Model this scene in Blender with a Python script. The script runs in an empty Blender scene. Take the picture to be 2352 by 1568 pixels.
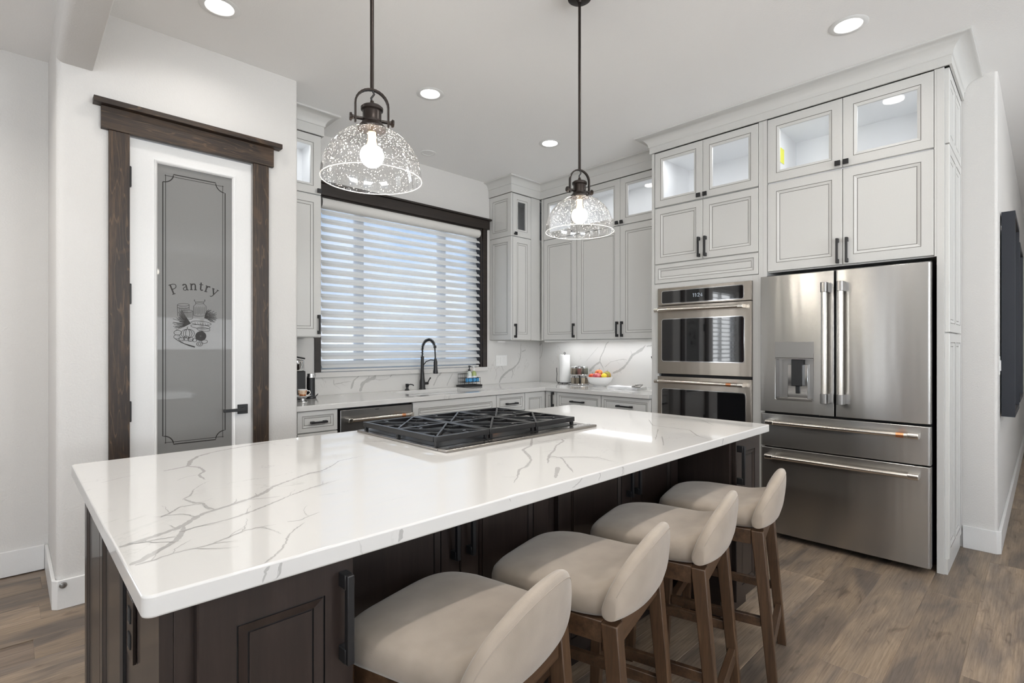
import bpy, bmesh, math, random
from mathutils import Vector, Matrix
random.seed(11)
scene = bpy.context.scene
COL = scene.collection
PI = math.pi

# ------------------------------------------------------------------ camera, world, exposure, large lights
YAW = math.atan2(1228.3, 1191.8)
cam_d = bpy.data.cameras.new('camera')
cam_d.sensor_width = 36.0
cam_d.lens = 1191.8 / 2352.0 * 36.0
cam_d.shift_y = 14.0 / 2352.0
cam_d.clip_start = 0.02
cam = bpy.data.objects.new('camera', cam_d)
COL.objects.link(cam)
cam.location = (0, 0, 1.27)
cam.rotation_euler = (PI / 2, 0, math.atan2(math.sin(YAW), math.cos(YAW)) - PI / 2)
scene.camera = cam

vs = scene.view_settings
vs.view_transform = 'Standard'
vs.look = 'None'
vs.gamma = 1.0
vs.use_curve_mapping = False
vs.exposure = 0.18
try:
    scene.cycles.use_denoising = True
    scene.cycles.max_bounces = 10
    scene.cycles.diffuse_bounces = 5
    scene.cycles.glossy_bounces = 5
    scene.cycles.transmission_bounces = 8
    scene.cycles.transparent_max_bounces = 24
    scene.cycles.sample_clamp_indirect = 6.0
    scene.cycles.caustics_reflective = False
    scene.cycles.caustics_refractive = False
except Exception:
    pass

world = bpy.data.worlds.new('sky')
scene.world = world
world.use_nodes = True
wn = world.node_tree
wn.nodes.clear()
w_out = wn.nodes.new('ShaderNodeOutputWorld')
w_bg = wn.nodes.new('ShaderNodeBackground')
w_co = wn.nodes.new('ShaderNodeTexCoord')
w_no = wn.nodes.new('ShaderNodeTexNoise')
w_no.inputs['Scale'].default_value = 1.75
w_no.inputs['Detail'].default_value = 5.0
w_ra = wn.nodes.new('ShaderNodeValToRGB')
w_ra.color_ramp.elements[0].position = 0.40
w_ra.color_ramp.elements[0].color = (0.13, 0.29, 0.53, 1)
w_ra.color_ramp.elements[1].position = 0.56
w_ra.color_ramp.elements[1].color = (1.0, 1.0, 1.0, 1)
w_bg.inputs['Strength'].default_value = 1.75
wn.links.new(w_co.outputs['Generated'], w_no.inputs['Vector'])
w_sx = wn.nodes.new('ShaderNodeSeparateXYZ')
w_ma = wn.nodes.new('ShaderNodeMath')
w_ma.operation = 'MULTIPLY_ADD'
w_ma.inputs[1].default_value = -0.75
w_ad = wn.nodes.new('ShaderNodeMath')
w_ad.operation = 'ADD'
w_ad.inputs[1].default_value = 0.06
w_cl = wn.nodes.new('ShaderNodeClamp')
w_cl.inputs['Max'].default_value = 0.30
wn.links.new(w_co.outputs['Generated'], w_sx.inputs[0])
wn.links.new(w_sx.outputs['Z'], w_cl.inputs['Value'])
wn.links.new(w_cl.outputs[0], w_ma.inputs[0])
wn.links.new(w_no.outputs['Fac'], w_ad.inputs[0])
wn.links.new(w_ad.outputs[0], w_ma.inputs[2])
wn.links.new(w_ma.outputs[0], w_ra.inputs['Fac'])
wn.links.new(w_ra.outputs['Color'], w_bg.inputs['Color'])
wn.links.new(w_bg.outputs['Background'], w_out.inputs['Surface'])

def area_light(name, loc, direction, sx, sy, power, color=(1, 1, 1), shape='RECTANGLE', spread=PI):
    d = bpy.data.lights.new(name, 'AREA')
    d.shape = shape
    d.size = sx
    if shape in ('RECTANGLE', 'ELLIPSE'):
        d.size_y = sy
    d.energy = power
    d.color = color
    d.spread = spread
    o = bpy.data.objects.new(name, d)
    COL.objects.link(o)
    o.location = loc
    o.rotation_euler = Vector(direction).to_track_quat('-Z', 'Y').to_euler()
    return o

DAY = (0.93, 0.97, 1.0)
# area lights at the windows of the open living area behind and beside the camera
area_light('ceiling_fill_rear', (-1.2, -4.32, 1.55), (0, 1, 2.9), 2.3, 1.9, 235, DAY)  # added fill pair, tilted steeply up to brighten the ceiling
area_light('ceiling_fill_rear', (2.6, -4.32, 1.55), (0, 1, 2.9), 2.3, 1.9, 235, DAY)
area_light('window_fill_left', (-4.12, 2.1, 1.55), (1, 0, 0.9), 1.2, 1.6, 11, DAY)
area_light('window_fill_left', (-4.12, -1.6, 1.55), (1, 0, 2.2), 2.2, 1.6, 110, DAY)  # added fill, tilted up toward the ceiling
area_light('daylight_side', (-1.75, 4.14, 1.6), (0, -1, 0), 1.0, 1.35, 30, DAY)

# ------------------------------------------------------------------ materials
def mat(name):
    m = bpy.data.materials.new(name)
    m.use_nodes = True
    nt = m.node_tree
    return m, nt, nt.nodes['Principled BSDF']

def N(nt, t, **kw):
    n = nt.nodes.new(t)
    for k, v in kw.items():
        if k in n.inputs:
            n.inputs[k].default_value = v
        else:
            setattr(n, k, v)
    return n

def simple(name, col, rough=0.5, metal=0.0, coat=0.0, coat_rough=0.05, spec=0.5, bump=0.0, bscale=200.0):
    m, nt, b = mat(name)
    b.inputs['Base Color'].default_value = (*col, 1)
    b.inputs['Roughness'].default_value = rough
    b.inputs['Metallic'].default_value = metal
    b.inputs['Coat Weight'].default_value = coat
    b.inputs['Coat Roughness'].default_value = coat_rough
    b.inputs['Specular IOR Level'].default_value = spec
    tc = N(nt, 'ShaderNodeTexCoord')
    no = N(nt, 'ShaderNodeTexNoise', Scale=bscale, Detail=2.0)
    nt.links.new(tc.outputs['Object'], no.inputs['Vector'])
    if bump > 0:
        bp = N(nt, 'ShaderNodeBump', Strength=bump, Distance=0.003)
        nt.links.new(no.outputs['Fac'], bp.inputs['Height'])
        nt.links.new(bp.outputs['Normal'], b.inputs['Normal'])
    else:
        mx = N(nt, 'ShaderNodeMixRGB', blend_type='MULTIPLY')
        mx.inputs['Fac'].default_value = 0.06
        mx.inputs['Color1'].default_value = (*col, 1)
        nt.links.new(no.outputs['Fac'], mx.inputs['Color2'])
        nt.links.new(mx.outputs['Color'], b.inputs['Base Color'])
    return m

def emit(name, col, strength):
    m = bpy.data.materials.new(name)
    m.use_nodes = True
    nt = m.node_tree
    nt.nodes.clear()
    o = nt.nodes.new('ShaderNodeOutputMaterial')
    e = N(nt, 'ShaderNodeEmission', Strength=strength)
    e.inputs['Color'].default_value = (*col, 1)
    nt.links.new(e.outputs[0], o.inputs[0])
    return m

def wood(name, c_dark, c_mid, c_light, axis, scale=1.0, rough=0.5, spec=0.5, rnd=False, bump=0.15, coat=0.0, knots=False):
    """grain stretched along one axis"""
    m, nt, b = mat(name)
    tc = N(nt, 'ShaderNodeTexCoord')
    mp = N(nt, 'ShaderNodeMapping')
    s = [9.0 * scale] * 3
    s['xyz'.index(axis)] = 0.55 * scale
    mp.inputs['Scale'].default_value = s
    vec = tc.outputs['Object']
    if rnd:
        oi = N(nt, 'ShaderNodeObjectInfo')
        mul = N(nt, 'ShaderNodeVectorMath', operation='SCALE')
        mul.inputs[0].default_value = (37.0, 91.0, 53.0)
        nt.links.new(oi.outputs['Random'], mul.inputs['Scale'])
        ad = N(nt, 'ShaderNodeVectorMath', operation='ADD')
        nt.links.new(vec, ad.inputs[0])
        nt.links.new(mul.outputs[0], ad.inputs[1])
        vec = ad.outputs[0]
    nt.links.new(vec, mp.inputs['Vector'])
    n1 = N(nt, 'ShaderNodeTexNoise', Scale=1.6, Detail=8.0, Roughness=0.68, Distortion=0.9)
    nt.links.new(mp.outputs[0], n1.inputs['Vector'])
    n2 = N(nt, 'ShaderNodeTexNoise', Scale=11.0, Detail=4.0, Roughness=0.7)
    nt.links.new(mp.outputs[0], n2.inputs['Vector'])
    mx = N(nt, 'ShaderNodeMath', operation='MULTIPLY_ADD')
    mx.inputs[1].default_value = 0.35
    nt.links.new(n2.outputs['Fac'], mx.inputs[0])
    ms = N(nt, 'ShaderNodeMath', operation='MULTIPLY')
    ms.inputs[1].default_value = 0.65
    nt.links.new(n1.outputs['Fac'], ms.inputs[0])
    nt.links.new(ms.outputs[0], mx.inputs[2])
    val = mx.outputs[0]
    r = N(nt, 'ShaderNodeValToRGB')
    e = r.color_ramp.elements
    e[0].position = 0.34; e[0].color = (*c_dark, 1)
    e[1].position = 0.66; e[1].color = (*c_light, 1)
    k = e.new(0.5); k.color = (*c_mid, 1)
    nt.links.new(val, r.inputs['Fac'])
    colr = r.outputs['Color']
    if knots:
        v = N(nt, 'ShaderNodeTexNoise', Scale=2.6, Detail=1.0, Distortion=3.0)
        nt.links.new(tc.outputs['Object'], v.inputs['Vector'])
        rr = N(nt, 'ShaderNodeValToRGB')
        rr.color_ramp.elements[0].position = 0.60
        rr.color_ramp.elements[0].color = (0, 0, 0, 1)
        rr.color_ramp.elements[1].position = 0.72
        rr.color_ramp.elements[1].color = (1, 1, 1, 1)
        nt.links.new(v.outputs['Fac'], rr.inputs['Fac'])
        ml = N(nt, 'ShaderNodeMath', operation='MULTIPLY')
        nt.links.new(rr.outputs['Color'], ml.inputs[0])
        nt.links.new(n2.outputs['Fac'], ml.inputs[1])
        mm = N(nt, 'ShaderNodeMixRGB')
        mm.inputs['Color2'].default_value = (0.075, 0.040, 0.020, 1)
        nt.links.new(ml.outputs[0], mm.inputs['Fac'])
        nt.links.new(colr, mm.inputs['Color1'])
        colr = mm.outputs['Color']
    if knots:
        mw = N(nt, 'ShaderNodeMapping')
        sw = [1.0] * 3
        sw['xyz'.index(axis)] = 0.10
        mw.inputs['Scale'].default_value = sw
        nt.links.new(tc.outputs['Object'], mw.inputs['Vector'])
        wv = N(nt, 'ShaderNodeTexWave', Scale=16.0, Distortion=14.0, Detail=2.0)
        wv.inputs['Detail Scale'].default_value = 1.6
        wv.bands_direction = 'DIAGONAL'
        nt.links.new(mw.outputs[0], wv.inputs['Vector'])
        wr = N(nt, 'ShaderNodeValToRGB')
        wr.color_ramp.elements[0].position = 0.95; wr.color_ramp.elements[0].color = (0, 0, 0, 1)
        wr.color_ramp.elements[1].position = 0.995; wr.color_ramp.elements[1].color = (0.5, 0.5, 0.5, 1)
        nt.links.new(wv.outputs['Fac'], wr.inputs['Fac'])
        m5 = N(nt, 'ShaderNodeMixRGB')
        m5.inputs['Color2'].default_value = (0.13, 0.080, 0.044, 1)
        nt.links.new(wr.outputs['Color'], m5.inputs['Fac'])
        nt.links.new(colr, m5.inputs['Color1'])
        colr = m5.outputs['Color']
    if rnd:
        hs = N(nt, 'ShaderNodeHueSaturation')
        mr = N(nt, 'ShaderNodeMapRange')
        mr.inputs['To Min'].default_value = 0.66
        mr.inputs['To Max'].default_value = 1.38
        nt.links.new(oi.outputs['Random'], mr.inputs['Value'])
        nt.links.new(mr.outputs[0], hs.inputs['Value'])
        nt.links.new(colr, hs.inputs['Color'])
        colr = hs.outputs['Color']
    nt.links.new(colr, b.inputs['Base Color'])
    b.inputs['Roughness'].default_value = rough
    b.inputs['Specular IOR Level'].default_value = spec
    b.inputs['Coat Weight'].default_value = coat
    bp = N(nt, 'ShaderNodeBump', Strength=bump, Distance=0.001)
    nt.links.new(val, bp.inputs['Height'])
    nt.links.new(bp.outputs['Normal'], b.inputs['Normal'])
    return m

def quartz(name, vein=0.55, tint=(0.64, 0.628, 0.608)):
    m, nt, b = mat(name)
    tc = N(nt, 'ShaderNodeTexCoord')
    n0 = N(nt, 'ShaderNodeTexNoise', Scale=1.5, Detail=6.0, Roughness=0.6, Distortion=1.6)
    nt.links.new(tc.outputs['Object'], n0.inputs['Vector'])
    sub = N(nt, 'ShaderNodeMath', operation='SUBTRACT'); sub.inputs[1].default_value = 0.5
    ab = N(nt, 'ShaderNodeMath', operation='ABSOLUTE')
    nt.links.new(n0.outputs['Fac'], sub.inputs[0]); nt.links.new(sub.outputs[0], ab.inputs[0])
    mr = N(nt, 'ShaderNodeMapRange')
    mr.inputs['From Min'].default_value = 0.0; mr.inputs['From Max'].default_value = 0.006
    mr.inputs['To Min'].default_value = 1.0; mr.inputs['To Max'].default_value = 0.0
    nt.links.new(ab.outputs[0], mr.inputs['Value'])
    n1 = N(nt, 'ShaderNodeTexNoise', Scale=2.7, Detail=2.0)
    nt.links.new(tc.outputs['Object'], n1.inputs['Vector'])
    r1 = N(nt, 'ShaderNodeMapRange')
    r1.inputs['From Min'].default_value = 0.5; r1.inputs['From Max'].default_value = 0.66
    nt.links.new(n1.outputs['Fac'], r1.inputs['Value'])
    ml = N(nt, 'ShaderNodeMath', operation='MULTIPLY')
    nt.links.new(mr.outputs[0], ml.inputs[0]); nt.links.new(r1.outputs[0], ml.inputs[1])
    m2 = N(nt, 'ShaderNodeMath', operation='MULTIPLY'); m2.inputs[1].default_value = vein
    nt.links.new(ml.outputs[0], m2.inputs[0])
    base = N(nt, 'ShaderNodeMixRGB')
    base.inputs['Color1'].default_value = (*tint, 1)
    base.inputs['Color2'].default_value = (tint[0] * 0.95, tint[1] * 0.95, tint[2] * 0.95, 1)
    n2 = N(nt, 'ShaderNodeTexNoise', Scale=5.0, Detail=3.0)
    nt.links.new(tc.outputs['Object'], n2.inputs['Vector'])
    nt.links.new(n2.outputs['Fac'], base.inputs['Fac'])
    mx = N(nt, 'ShaderNodeMixRGB')
    mx.inputs['Color2'].default_value = (0.36, 0.35, 0.34, 1)
    nt.links.new(m2.outputs[0], mx.inputs['Fac'])
    nt.links.new(base.outputs['Color'], mx.inputs['Color1'])
    nt.links.new(mx.outputs['Color'], b.inputs['Base Color'])
    b.inputs['Roughness'].default_value = 0.055
    b.inputs['Specular IOR Level'].default_value = 0.55
    return m

def steel(name, col=(0.44, 0.43, 0.415), rough=0.27, axis='z', wav=0.16, aniso=0.75):
    """brushed metal: soft reflections drawn out along one axis"""
    m, nt, b = mat(name)
    tc = N(nt, 'ShaderNodeTexCoord')
    mp = N(nt, 'ShaderNodeMapping')
    s = [3.0, 3.0, 3.0]; s['xyz'.index(axis)] = 0.25
    mp.inputs['Scale'].default_value = s
    nt.links.new(tc.outputs['Object'], mp.inputs['Vector'])
    n1 = N(nt, 'ShaderNodeTexNoise', Scale=2.2, Detail=2.0)
    nt.links.new(mp.outputs[0], n1.inputs['Vector'])
    mp2 = N(nt, 'ShaderNodeMapping')
    s2 = [10.0, 10.0, 10.0]; s2['xyz'.index(axis)] = 900.0
    mp2.inputs['Scale'].default_value = s2
    nt.links.new(tc.outputs['Object'], mp2.inputs['Vector'])
    n2 = N(nt, 'ShaderNodeTexNoise', Scale=1.0, Detail=2.0)
    nt.links.new(mp2.outputs[0], n2.inputs['Vector'])
    bp = N(nt, 'ShaderNodeBump', Strength=wav, Distance=0.02)
    nt.links.new(n1.outputs['Fac'], bp.inputs['Height'])
    nt.links.new(bp.outputs['Normal'], b.inputs['Normal'])
    mr = N(nt, 'ShaderNodeMapRange')
    mr.inputs['To Min'].default_value = rough; mr.inputs['To Max'].default_value = rough
    nt.links.new(n2.outputs['Fac'], mr.inputs['Value'])
    nt.links.new(mr.outputs[0], b.inputs['Roughness'])
    b.inputs['Base Color'].default_value = (*col, 1)
    b.inputs['Metallic'].default_value = 1.0
    if aniso:
        tg = N(nt, 'ShaderNodeTangent', direction_type='RADIAL', axis='Z')
        nt.links.new(tg.outputs[0], b.inputs['Tangent'])
        b.inputs['Anisotropic'].default_value = aniso
        b.inputs['Anisotropic Rotation'].default_value = 0.25 if axis == 'z' else 0.0
    return m

def thin_glass(name, seeds=False, tint=(1, 1, 1), edge=0.85, base=0.05, power=3.0):
    """clear glass in thin sheets: sees through, mirrors more at a grazing angle"""
    m = bpy.data.materials.new(name)
    m.use_nodes = True
    nt = m.node_tree
    nt.nodes.clear()
    o = nt.nodes.new('ShaderNodeOutputMaterial')
    tr = N(nt, 'ShaderNodeBsdfTransparent'); tr.inputs['Color'].default_value = (*tint, 1)
    gl = N(nt, 'ShaderNodeBsdfGlossy', Roughness=0.02)
    lw = N(nt, 'ShaderNodeLayerWeight', Blend=0.5)
    pw = N(nt, 'ShaderNodeMath', operation='POWER'); pw.inputs[1].default_value = power
    nt.links.new(lw.outputs['Facing'], pw.inputs[0])
    ma = N(nt, 'ShaderNodeMath', operation='MULTIPLY_ADD')
    ma.inputs[1].default_value = edge; ma.inputs[2].default_value = base
    nt.links.new(pw.outputs[0], ma.inputs[0])
    mx = N(nt, 'ShaderNodeMixShader')
    nt.links.new(ma.outputs[0], mx.inputs['Fac'])
    nt.links.new(tr.outputs[0], mx.inputs[1]); nt.links.new(gl.outputs[0], mx.inputs[2])
    last = mx.outputs[0]
    if seeds:
        tc = N(nt, 'ShaderNodeTexCoord')
        vo = N(nt, 'ShaderNodeTexVoronoi', Scale=170.0)
        nt.links.new(tc.outputs['Object'], vo.inputs['Vector'])
        sp = N(nt, 'ShaderNodeSeparateColor')
        nt.links.new(vo.outputs['Color'], sp.inputs[0])
        rad = N(nt, 'ShaderNodeMath', operation='MULTIPLY'); rad.inputs[1].default_value = 0.36
        nt.links.new(sp.outputs[0], rad.inputs[0])
        lt = N(nt, 'ShaderNodeMath', operation='LESS_THAN')
        nt.links.new(vo.outputs['Distance'], lt.inputs[0]); nt.links.new(rad.outputs[0], lt.inputs[1])
        df = N(nt, 'ShaderNodeBsdfTranslucent'); df.inputs['Color'].default_value = (1, 1, 1, 1)
        d2 = N(nt, 'ShaderNodeBsdfDiffuse'); d2.inputs['Color'].default_value = (1, 1, 1, 1)
        ad = N(nt, 'ShaderNodeAddShader')
        nt.links.new(df.outputs[0], ad.inputs[0]); nt.links.new(d2.outputs[0], ad.inputs[1])
        f = N(nt, 'ShaderNodeMath', operation='MULTIPLY'); f.inputs[1].default_value = 0.26
        nt.links.new(lt.outputs[0], f.inputs[0])
        m3 = N(nt, 'ShaderNodeMixShader')
        nt.links.new(f.outputs[0], m3.inputs['Fac'])
        nt.links.new(last, m3.inputs[1]); nt.links.new(ad.outputs[0], m3.inputs[2])
        last = m3.outputs[0]
    nt.links.new(last, o.inputs[0])
    return m

def sheer(name, col, transp, transl):
    m = bpy.data.materials.new(name)
    m.use_nodes = True
    nt = m.node_tree
    nt.nodes.clear()
    o = nt.nodes.new('ShaderNodeOutputMaterial')
    tr = N(nt, 'ShaderNodeBsdfTransparent')
    tl = N(nt, 'ShaderNodeBsdfTranslucent'); tl.inputs['Color'].default_value = (*col, 1)
    df = N(nt, 'ShaderNodeBsdfDiffuse'); df.inputs['Color'].default_value = (*col, 1)
    tc = N(nt, 'ShaderNodeTexCoord')
    no = N(nt, 'ShaderNodeTexNoise', Scale=420.0)
    nt.links.new(tc.outputs['Object'], no.inputs['Vector'])
    bp = N(nt, 'ShaderNodeBump', Strength=0.1, Distance=0.001)
    nt.links.new(no.outputs['Fac'], bp.inputs['Height']); nt.links.new(bp.outputs[0], df.inputs['Normal'])
    m1 = N(nt, 'ShaderNodeMixShader'); m1.inputs['Fac'].default_value = transl
    nt.links.new(df.outputs[0], m1.inputs[1]); nt.links.new(tl.outputs[0], m1.inputs[2])
    m2 = N(nt, 'ShaderNodeMixShader'); m2.inputs['Fac'].default_value = transp
    nt.links.new(m1.outputs[0], m2.inputs[1]); nt.links.new(tr.outputs[0], m2.inputs[2])
    nt.links.new(m2.outputs[0], o.inputs[0])
    return m

M = {}
M['wall'] = simple('wall_paint', (0.66, 0.645, 0.625), 0.6, spec=0.3, bump=0.6, bscale=120)
M['ceil'] = simple('ceiling_paint', (0.90, 0.895, 0.885), 0.8, spec=0.2, bump=0.3, bscale=110)
M['trim'] = simple('white_trim_paint', (0.79, 0.785, 0.775), 0.35)
M['cab'] = simple('light_grey_cabinet_paint', (0.64, 0.635, 0.615), 0.38)
M['glaze'] = simple('grey_glaze_line', (0.27, 0.255, 0.24), 0.5)
M['cabin'] = simple('cabinet_inside_white', (0.84, 0.85, 0.86), 0.5)
M['gap'] = simple('dark_gap', (0.012, 0.012, 0.012), 0.8)
M['dwood'] = wood('dark_island_stain', (0.010, 0.0065, 0.0055), (0.018, 0.0115, 0.0095), (0.029, 0.019, 0.016), 'z', 0.8, rough=0.38, bump=0.05, coat=0.22)
M['dglaze'] = simple('black_glaze_line', (0.006, 0.005, 0.005), 0.5)
M['trimwood'] = wood('dark_knotty_casing_upright', (0.012, 0.007, 0.0045), (0.026, 0.015, 0.009), (0.085, 0.050, 0.027), 'z', 1.6, rough=0.5, knots=True)
M['trimwoodx'] = wood('dark_knotty_casing_level', (0.012, 0.007, 0.0045), (0.026, 0.015, 0.009), (0.085, 0.050, 0.027), 'x', 1.6, rough=0.5, knots=True)
M['wintrim'] = wood('near_black_window_casing', (0.010, 0.007, 0.005), (0.018, 0.012, 0.009), (0.030, 0.020, 0.015), 'x', 1.0, rough=0.45)
M['quartz'] = quartz('white_quartz')
M['vein'] = simple('grey_quartz_vein', (0.44, 0.43, 0.415), 0.055, spec=0.55, bscale=60)
M['steel'] = steel('brushed_steel_front')
M['ovensteel'] = steel('warm_brushed_steel', (0.47, 0.425, 0.375), 0.27)
M['steelh'] = steel('brushed_steel_level', (0.36, 0.335, 0.31), axis='y', wav=0.03, rough=0.24)
M['steelbar'] = steel('satin_steel_bar', (0.72, 0.68, 0.62), 0.2, wav=0.0, aniso=0)
M['steeldark'] = steel('dark_steel', (0.30, 0.29, 0.28), 0.3, wav=0.0, aniso=0)
M['copper'] = simple('copper_band', (0.75, 0.33, 0.16), 0.25, metal=1.0)
M['black'] = simple('matt_black_metal', (0.011, 0.011, 0.012), 0.42)
M['bronze'] = simple('oil_rubbed_bronze', (0.026, 0.019, 0.016), 0.35, metal=0.6)
M['iron'] = simple('cast_iron', (0.010, 0.010, 0.011), 0.30, bump=0.1, bscale=500)
M['bglass'] = simple('black_glass', (0.006, 0.006, 0.007), 0.04, coat=0.6, coat_rough=0.01, spec=0.8)
M['fridgeside'] = simple('black_appliance_side', (0.010, 0.010, 0.012), 0.5)
M['glass'] = thin_glass('clear_pane', edge=0.6, base=0.03)
M['winglass'] = thin_glass('window_pane', edge=0.6, base=0.05)
M['shade'] = thin_glass('seeded_glass', seeds=True, edge=0.75, base=0.09, power=2.2)
M['frost'] = simple('frosted_etched_glass', (0.222, 0.220, 0.214), 0.34, coat=0.16, coat_rough=0.02, spec=0.12)
M['etch'] = simple('clear_cut_line', (0.045, 0.042, 0.040), 0.35, spec=0.1)
M['lens'] = emit('lit_downlight_lens', (1.0, 0.97, 0.93), 9.0)
M['bulb'] = emit('lit_bulb', (1.0, 0.93, 0.82), 120.0)
M['bulbneck'] = emit('lit_bulb_neck', (1.0, 0.72, 0.42), 2.5)
M['puck'] = emit('lit_puck_lens', (0.97, 0.98, 1.0), 6.0)
M['clock'] = emit('clock_digits', (0.75, 0.85, 0.95), 0.7)
M['whitep'] = simple('white_plastic', (0.80, 0.80, 0.79), 0.35)
M['chrome'] = simple('chrome', (0.80, 0.80, 0.80), 0.08, metal=1.0)
M['vane'] = sheer('shade_vane_cloth', (0.90, 0.895, 0.88), 0.0, 0.6)
M['veil'] = sheer('shade_sheer_cloth', (0.90, 0.90, 0.90), 0.72, 0.6)
M['valance'] = simple('shade_valance_cloth', (0.66, 0.645, 0.62), 0.8, bump=0.1, bscale=600)
M['winframe'] = simple('grey_vinyl_window_frame', (0.50, 0.53, 0.57), 0.4)
M['swood'] = wood('walnut_stool_wood', (0.032, 0.016, 0.008), (0.072, 0.038, 0.019), (0.125, 0.070, 0.037), 'z', 1.2, rough=0.42, bump=0.1)

m, nt, b = mat('beige_woven_fabric')
tc = N(nt, 'ShaderNodeTexCoord')
n1 = N(nt, 'ShaderNodeTexNoise', Scale=7.0, Detail=3.0)
n2 = N(nt, 'ShaderNodeTexNoise', Scale=700.0, Detail=2.0)
nt.links.new(tc.outputs['Object'], n1.inputs['Vector']); nt.links.new(tc.outputs['Object'], n2.inputs['Vector'])
r = N(nt, 'ShaderNodeValToRGB')
r.color_ramp.elements[0].position = 0.35; r.color_ramp.elements[0].color = (0.285, 0.238, 0.192, 1)
r.color_ramp.elements[1].position = 0.65; r.color_ramp.elements[1].color = (0.37, 0.312, 0.256, 1)
nt.links.new(n1.outputs['Fac'], r.inputs['Fac']); nt.links.new(r.outputs[0], b.inputs['Base Color'])
bp = N(nt, 'ShaderNodeBump', Strength=0.35, Distance=0.0012)
nt.links.new(n2.outputs['Fac'], bp.inputs['Height']); nt.links.new(bp.outputs[0], b.inputs['Normal'])
b.inputs['Roughness'].default_value = 0.95
b.inputs['Specular IOR Level'].default_value = 0.15
b.inputs['Sheen Weight'].default_value = 0.35
M['fabric'] = m

def plank_mat(name):
    """weathered oak look board: broad tan and grey patches, fine grain, ring lines, dark knots"""
    m, nt, b = mat(name)
    tc = N(nt, 'ShaderNodeTexCoord')
    oi = N(nt, 'ShaderNodeObjectInfo')
    mul = N(nt, 'ShaderNodeVectorMath', operation='SCALE')
    mul.inputs[0].default_value = (37.0, 91.0, 53.0)
    nt.links.new(oi.outputs['Random'], mul.inputs['Scale'])
    ad = N(nt, 'ShaderNodeVectorMath', operation='ADD')
    nt.links.new(tc.outputs['Object'], ad.inputs[0]); nt.links.new(mul.outputs[0], ad.inputs[1])
    def mapped(x, y):
        mp = N(nt, 'ShaderNodeMapping')
        mp.inputs['Scale'].default_value = (x, y, 1.0)
        nt.links.new(ad.outputs[0], mp.inputs['Vector'])
        return mp.outputs[0]
    def ramp(src, p0, c0, p1, c1):
        r = N(nt, 'ShaderNodeValToRGB')
        e = r.color_ramp.elements
        e[0].position = p0; e[0].color = (*c0, 1); e[1].position = p1; e[1].color = (*c1, 1)
        nt.links.new(src, r.inputs['Fac'])
        return r.outputs['Color']
    def times(c1, c2, fac=1.0):
        x = N(nt, 'ShaderNodeMixRGB', blend_type='MULTIPLY')
        x.inputs['Fac'].default_value = fac
        nt.links.new(c1, x.inputs['Color1']); nt.links.new(c2, x.inputs['Color2'])
        return x.outputs['Color']
    n1 = N(nt, 'ShaderNodeTexNoise', Scale=1.0, Detail=3.0, Distortion=0.6); nt.links.new(mapped(2.2, 9.0), n1.inputs['Vector'])
    col = ramp(n1.outputs['Fac'], 0.36, (0.165, 0.130, 0.104), 0.66, (0.335, 0.248, 0.172))
    n2 = N(nt, 'ShaderNodeTexNoise', Scale=1.0, Detail=6.0, Roughness=0.7); nt.links.new(mapped(5.0, 150.0), n2.inputs['Vector'])
    col = times(col, ramp(n2.outputs['Fac'], 0.30, (0.62, 0.60, 0.58), 0.62, (1.06, 1.06, 1.06)))
    wv = N(nt, 'ShaderNodeTexWave', Scale=6.0, Distortion=11.0, Detail=3.0); wv.bands_direction = 'Y'
    wv.inputs['Detail Scale'].default_value = 1.4
    nt.links.new(mapped(0.7, 5.0), wv.inputs['Vector'])
    col = times(col, ramp(wv.outputs['Fac'], 0.05, (0.74, 0.72, 0.70), 0.45, (1.0, 1.0, 1.0)), 0.32)
    n3 = N(nt, 'ShaderNodeTexNoise', Scale=1.0, Detail=4.0, Distortion=1.2); nt.links.new(mapped(5.0, 16.0), n3.inputs['Vector'])
    col = times(col, ramp(n3.outputs['Fac'], 0.60, (1.0, 1.0, 1.0), 0.74, (0.50, 0.46, 0.43)))
    hs = N(nt, 'ShaderNodeHueSaturation')
    mr = N(nt, 'ShaderNodeMapRange')
    mr.inputs['To Min'].default_value = 0.78; mr.inputs['To Max'].default_value = 1.30
    nt.links.new(oi.outputs['Random'], mr.inputs['Value'])
    nt.links.new(mr.outputs[0], hs.inputs['Value']); nt.links.new(col, hs.inputs['Color'])
    nt.links.new(hs.outputs['Color'], b.inputs['Base Color'])
    b.inputs['Roughness'].default_value = 0.45
    bp = N(nt, 'ShaderNodeBump', Strength=0.1, Distance=0.001)
    nt.links.new(n2.outputs['Fac'], bp.inputs['Height']); nt.links.new(bp.outputs[0], b.inputs['Normal'])
    return m
M['plank'] = plank_mat('oak_look_plank')
M['floorbase'] = wood('oak_look_floor', (0.075, 0.052, 0.037), (0.180, 0.132, 0.096), (0.27, 0.21, 0.16), 'x', 1.25, rough=0.42, bump=0.12)

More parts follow.
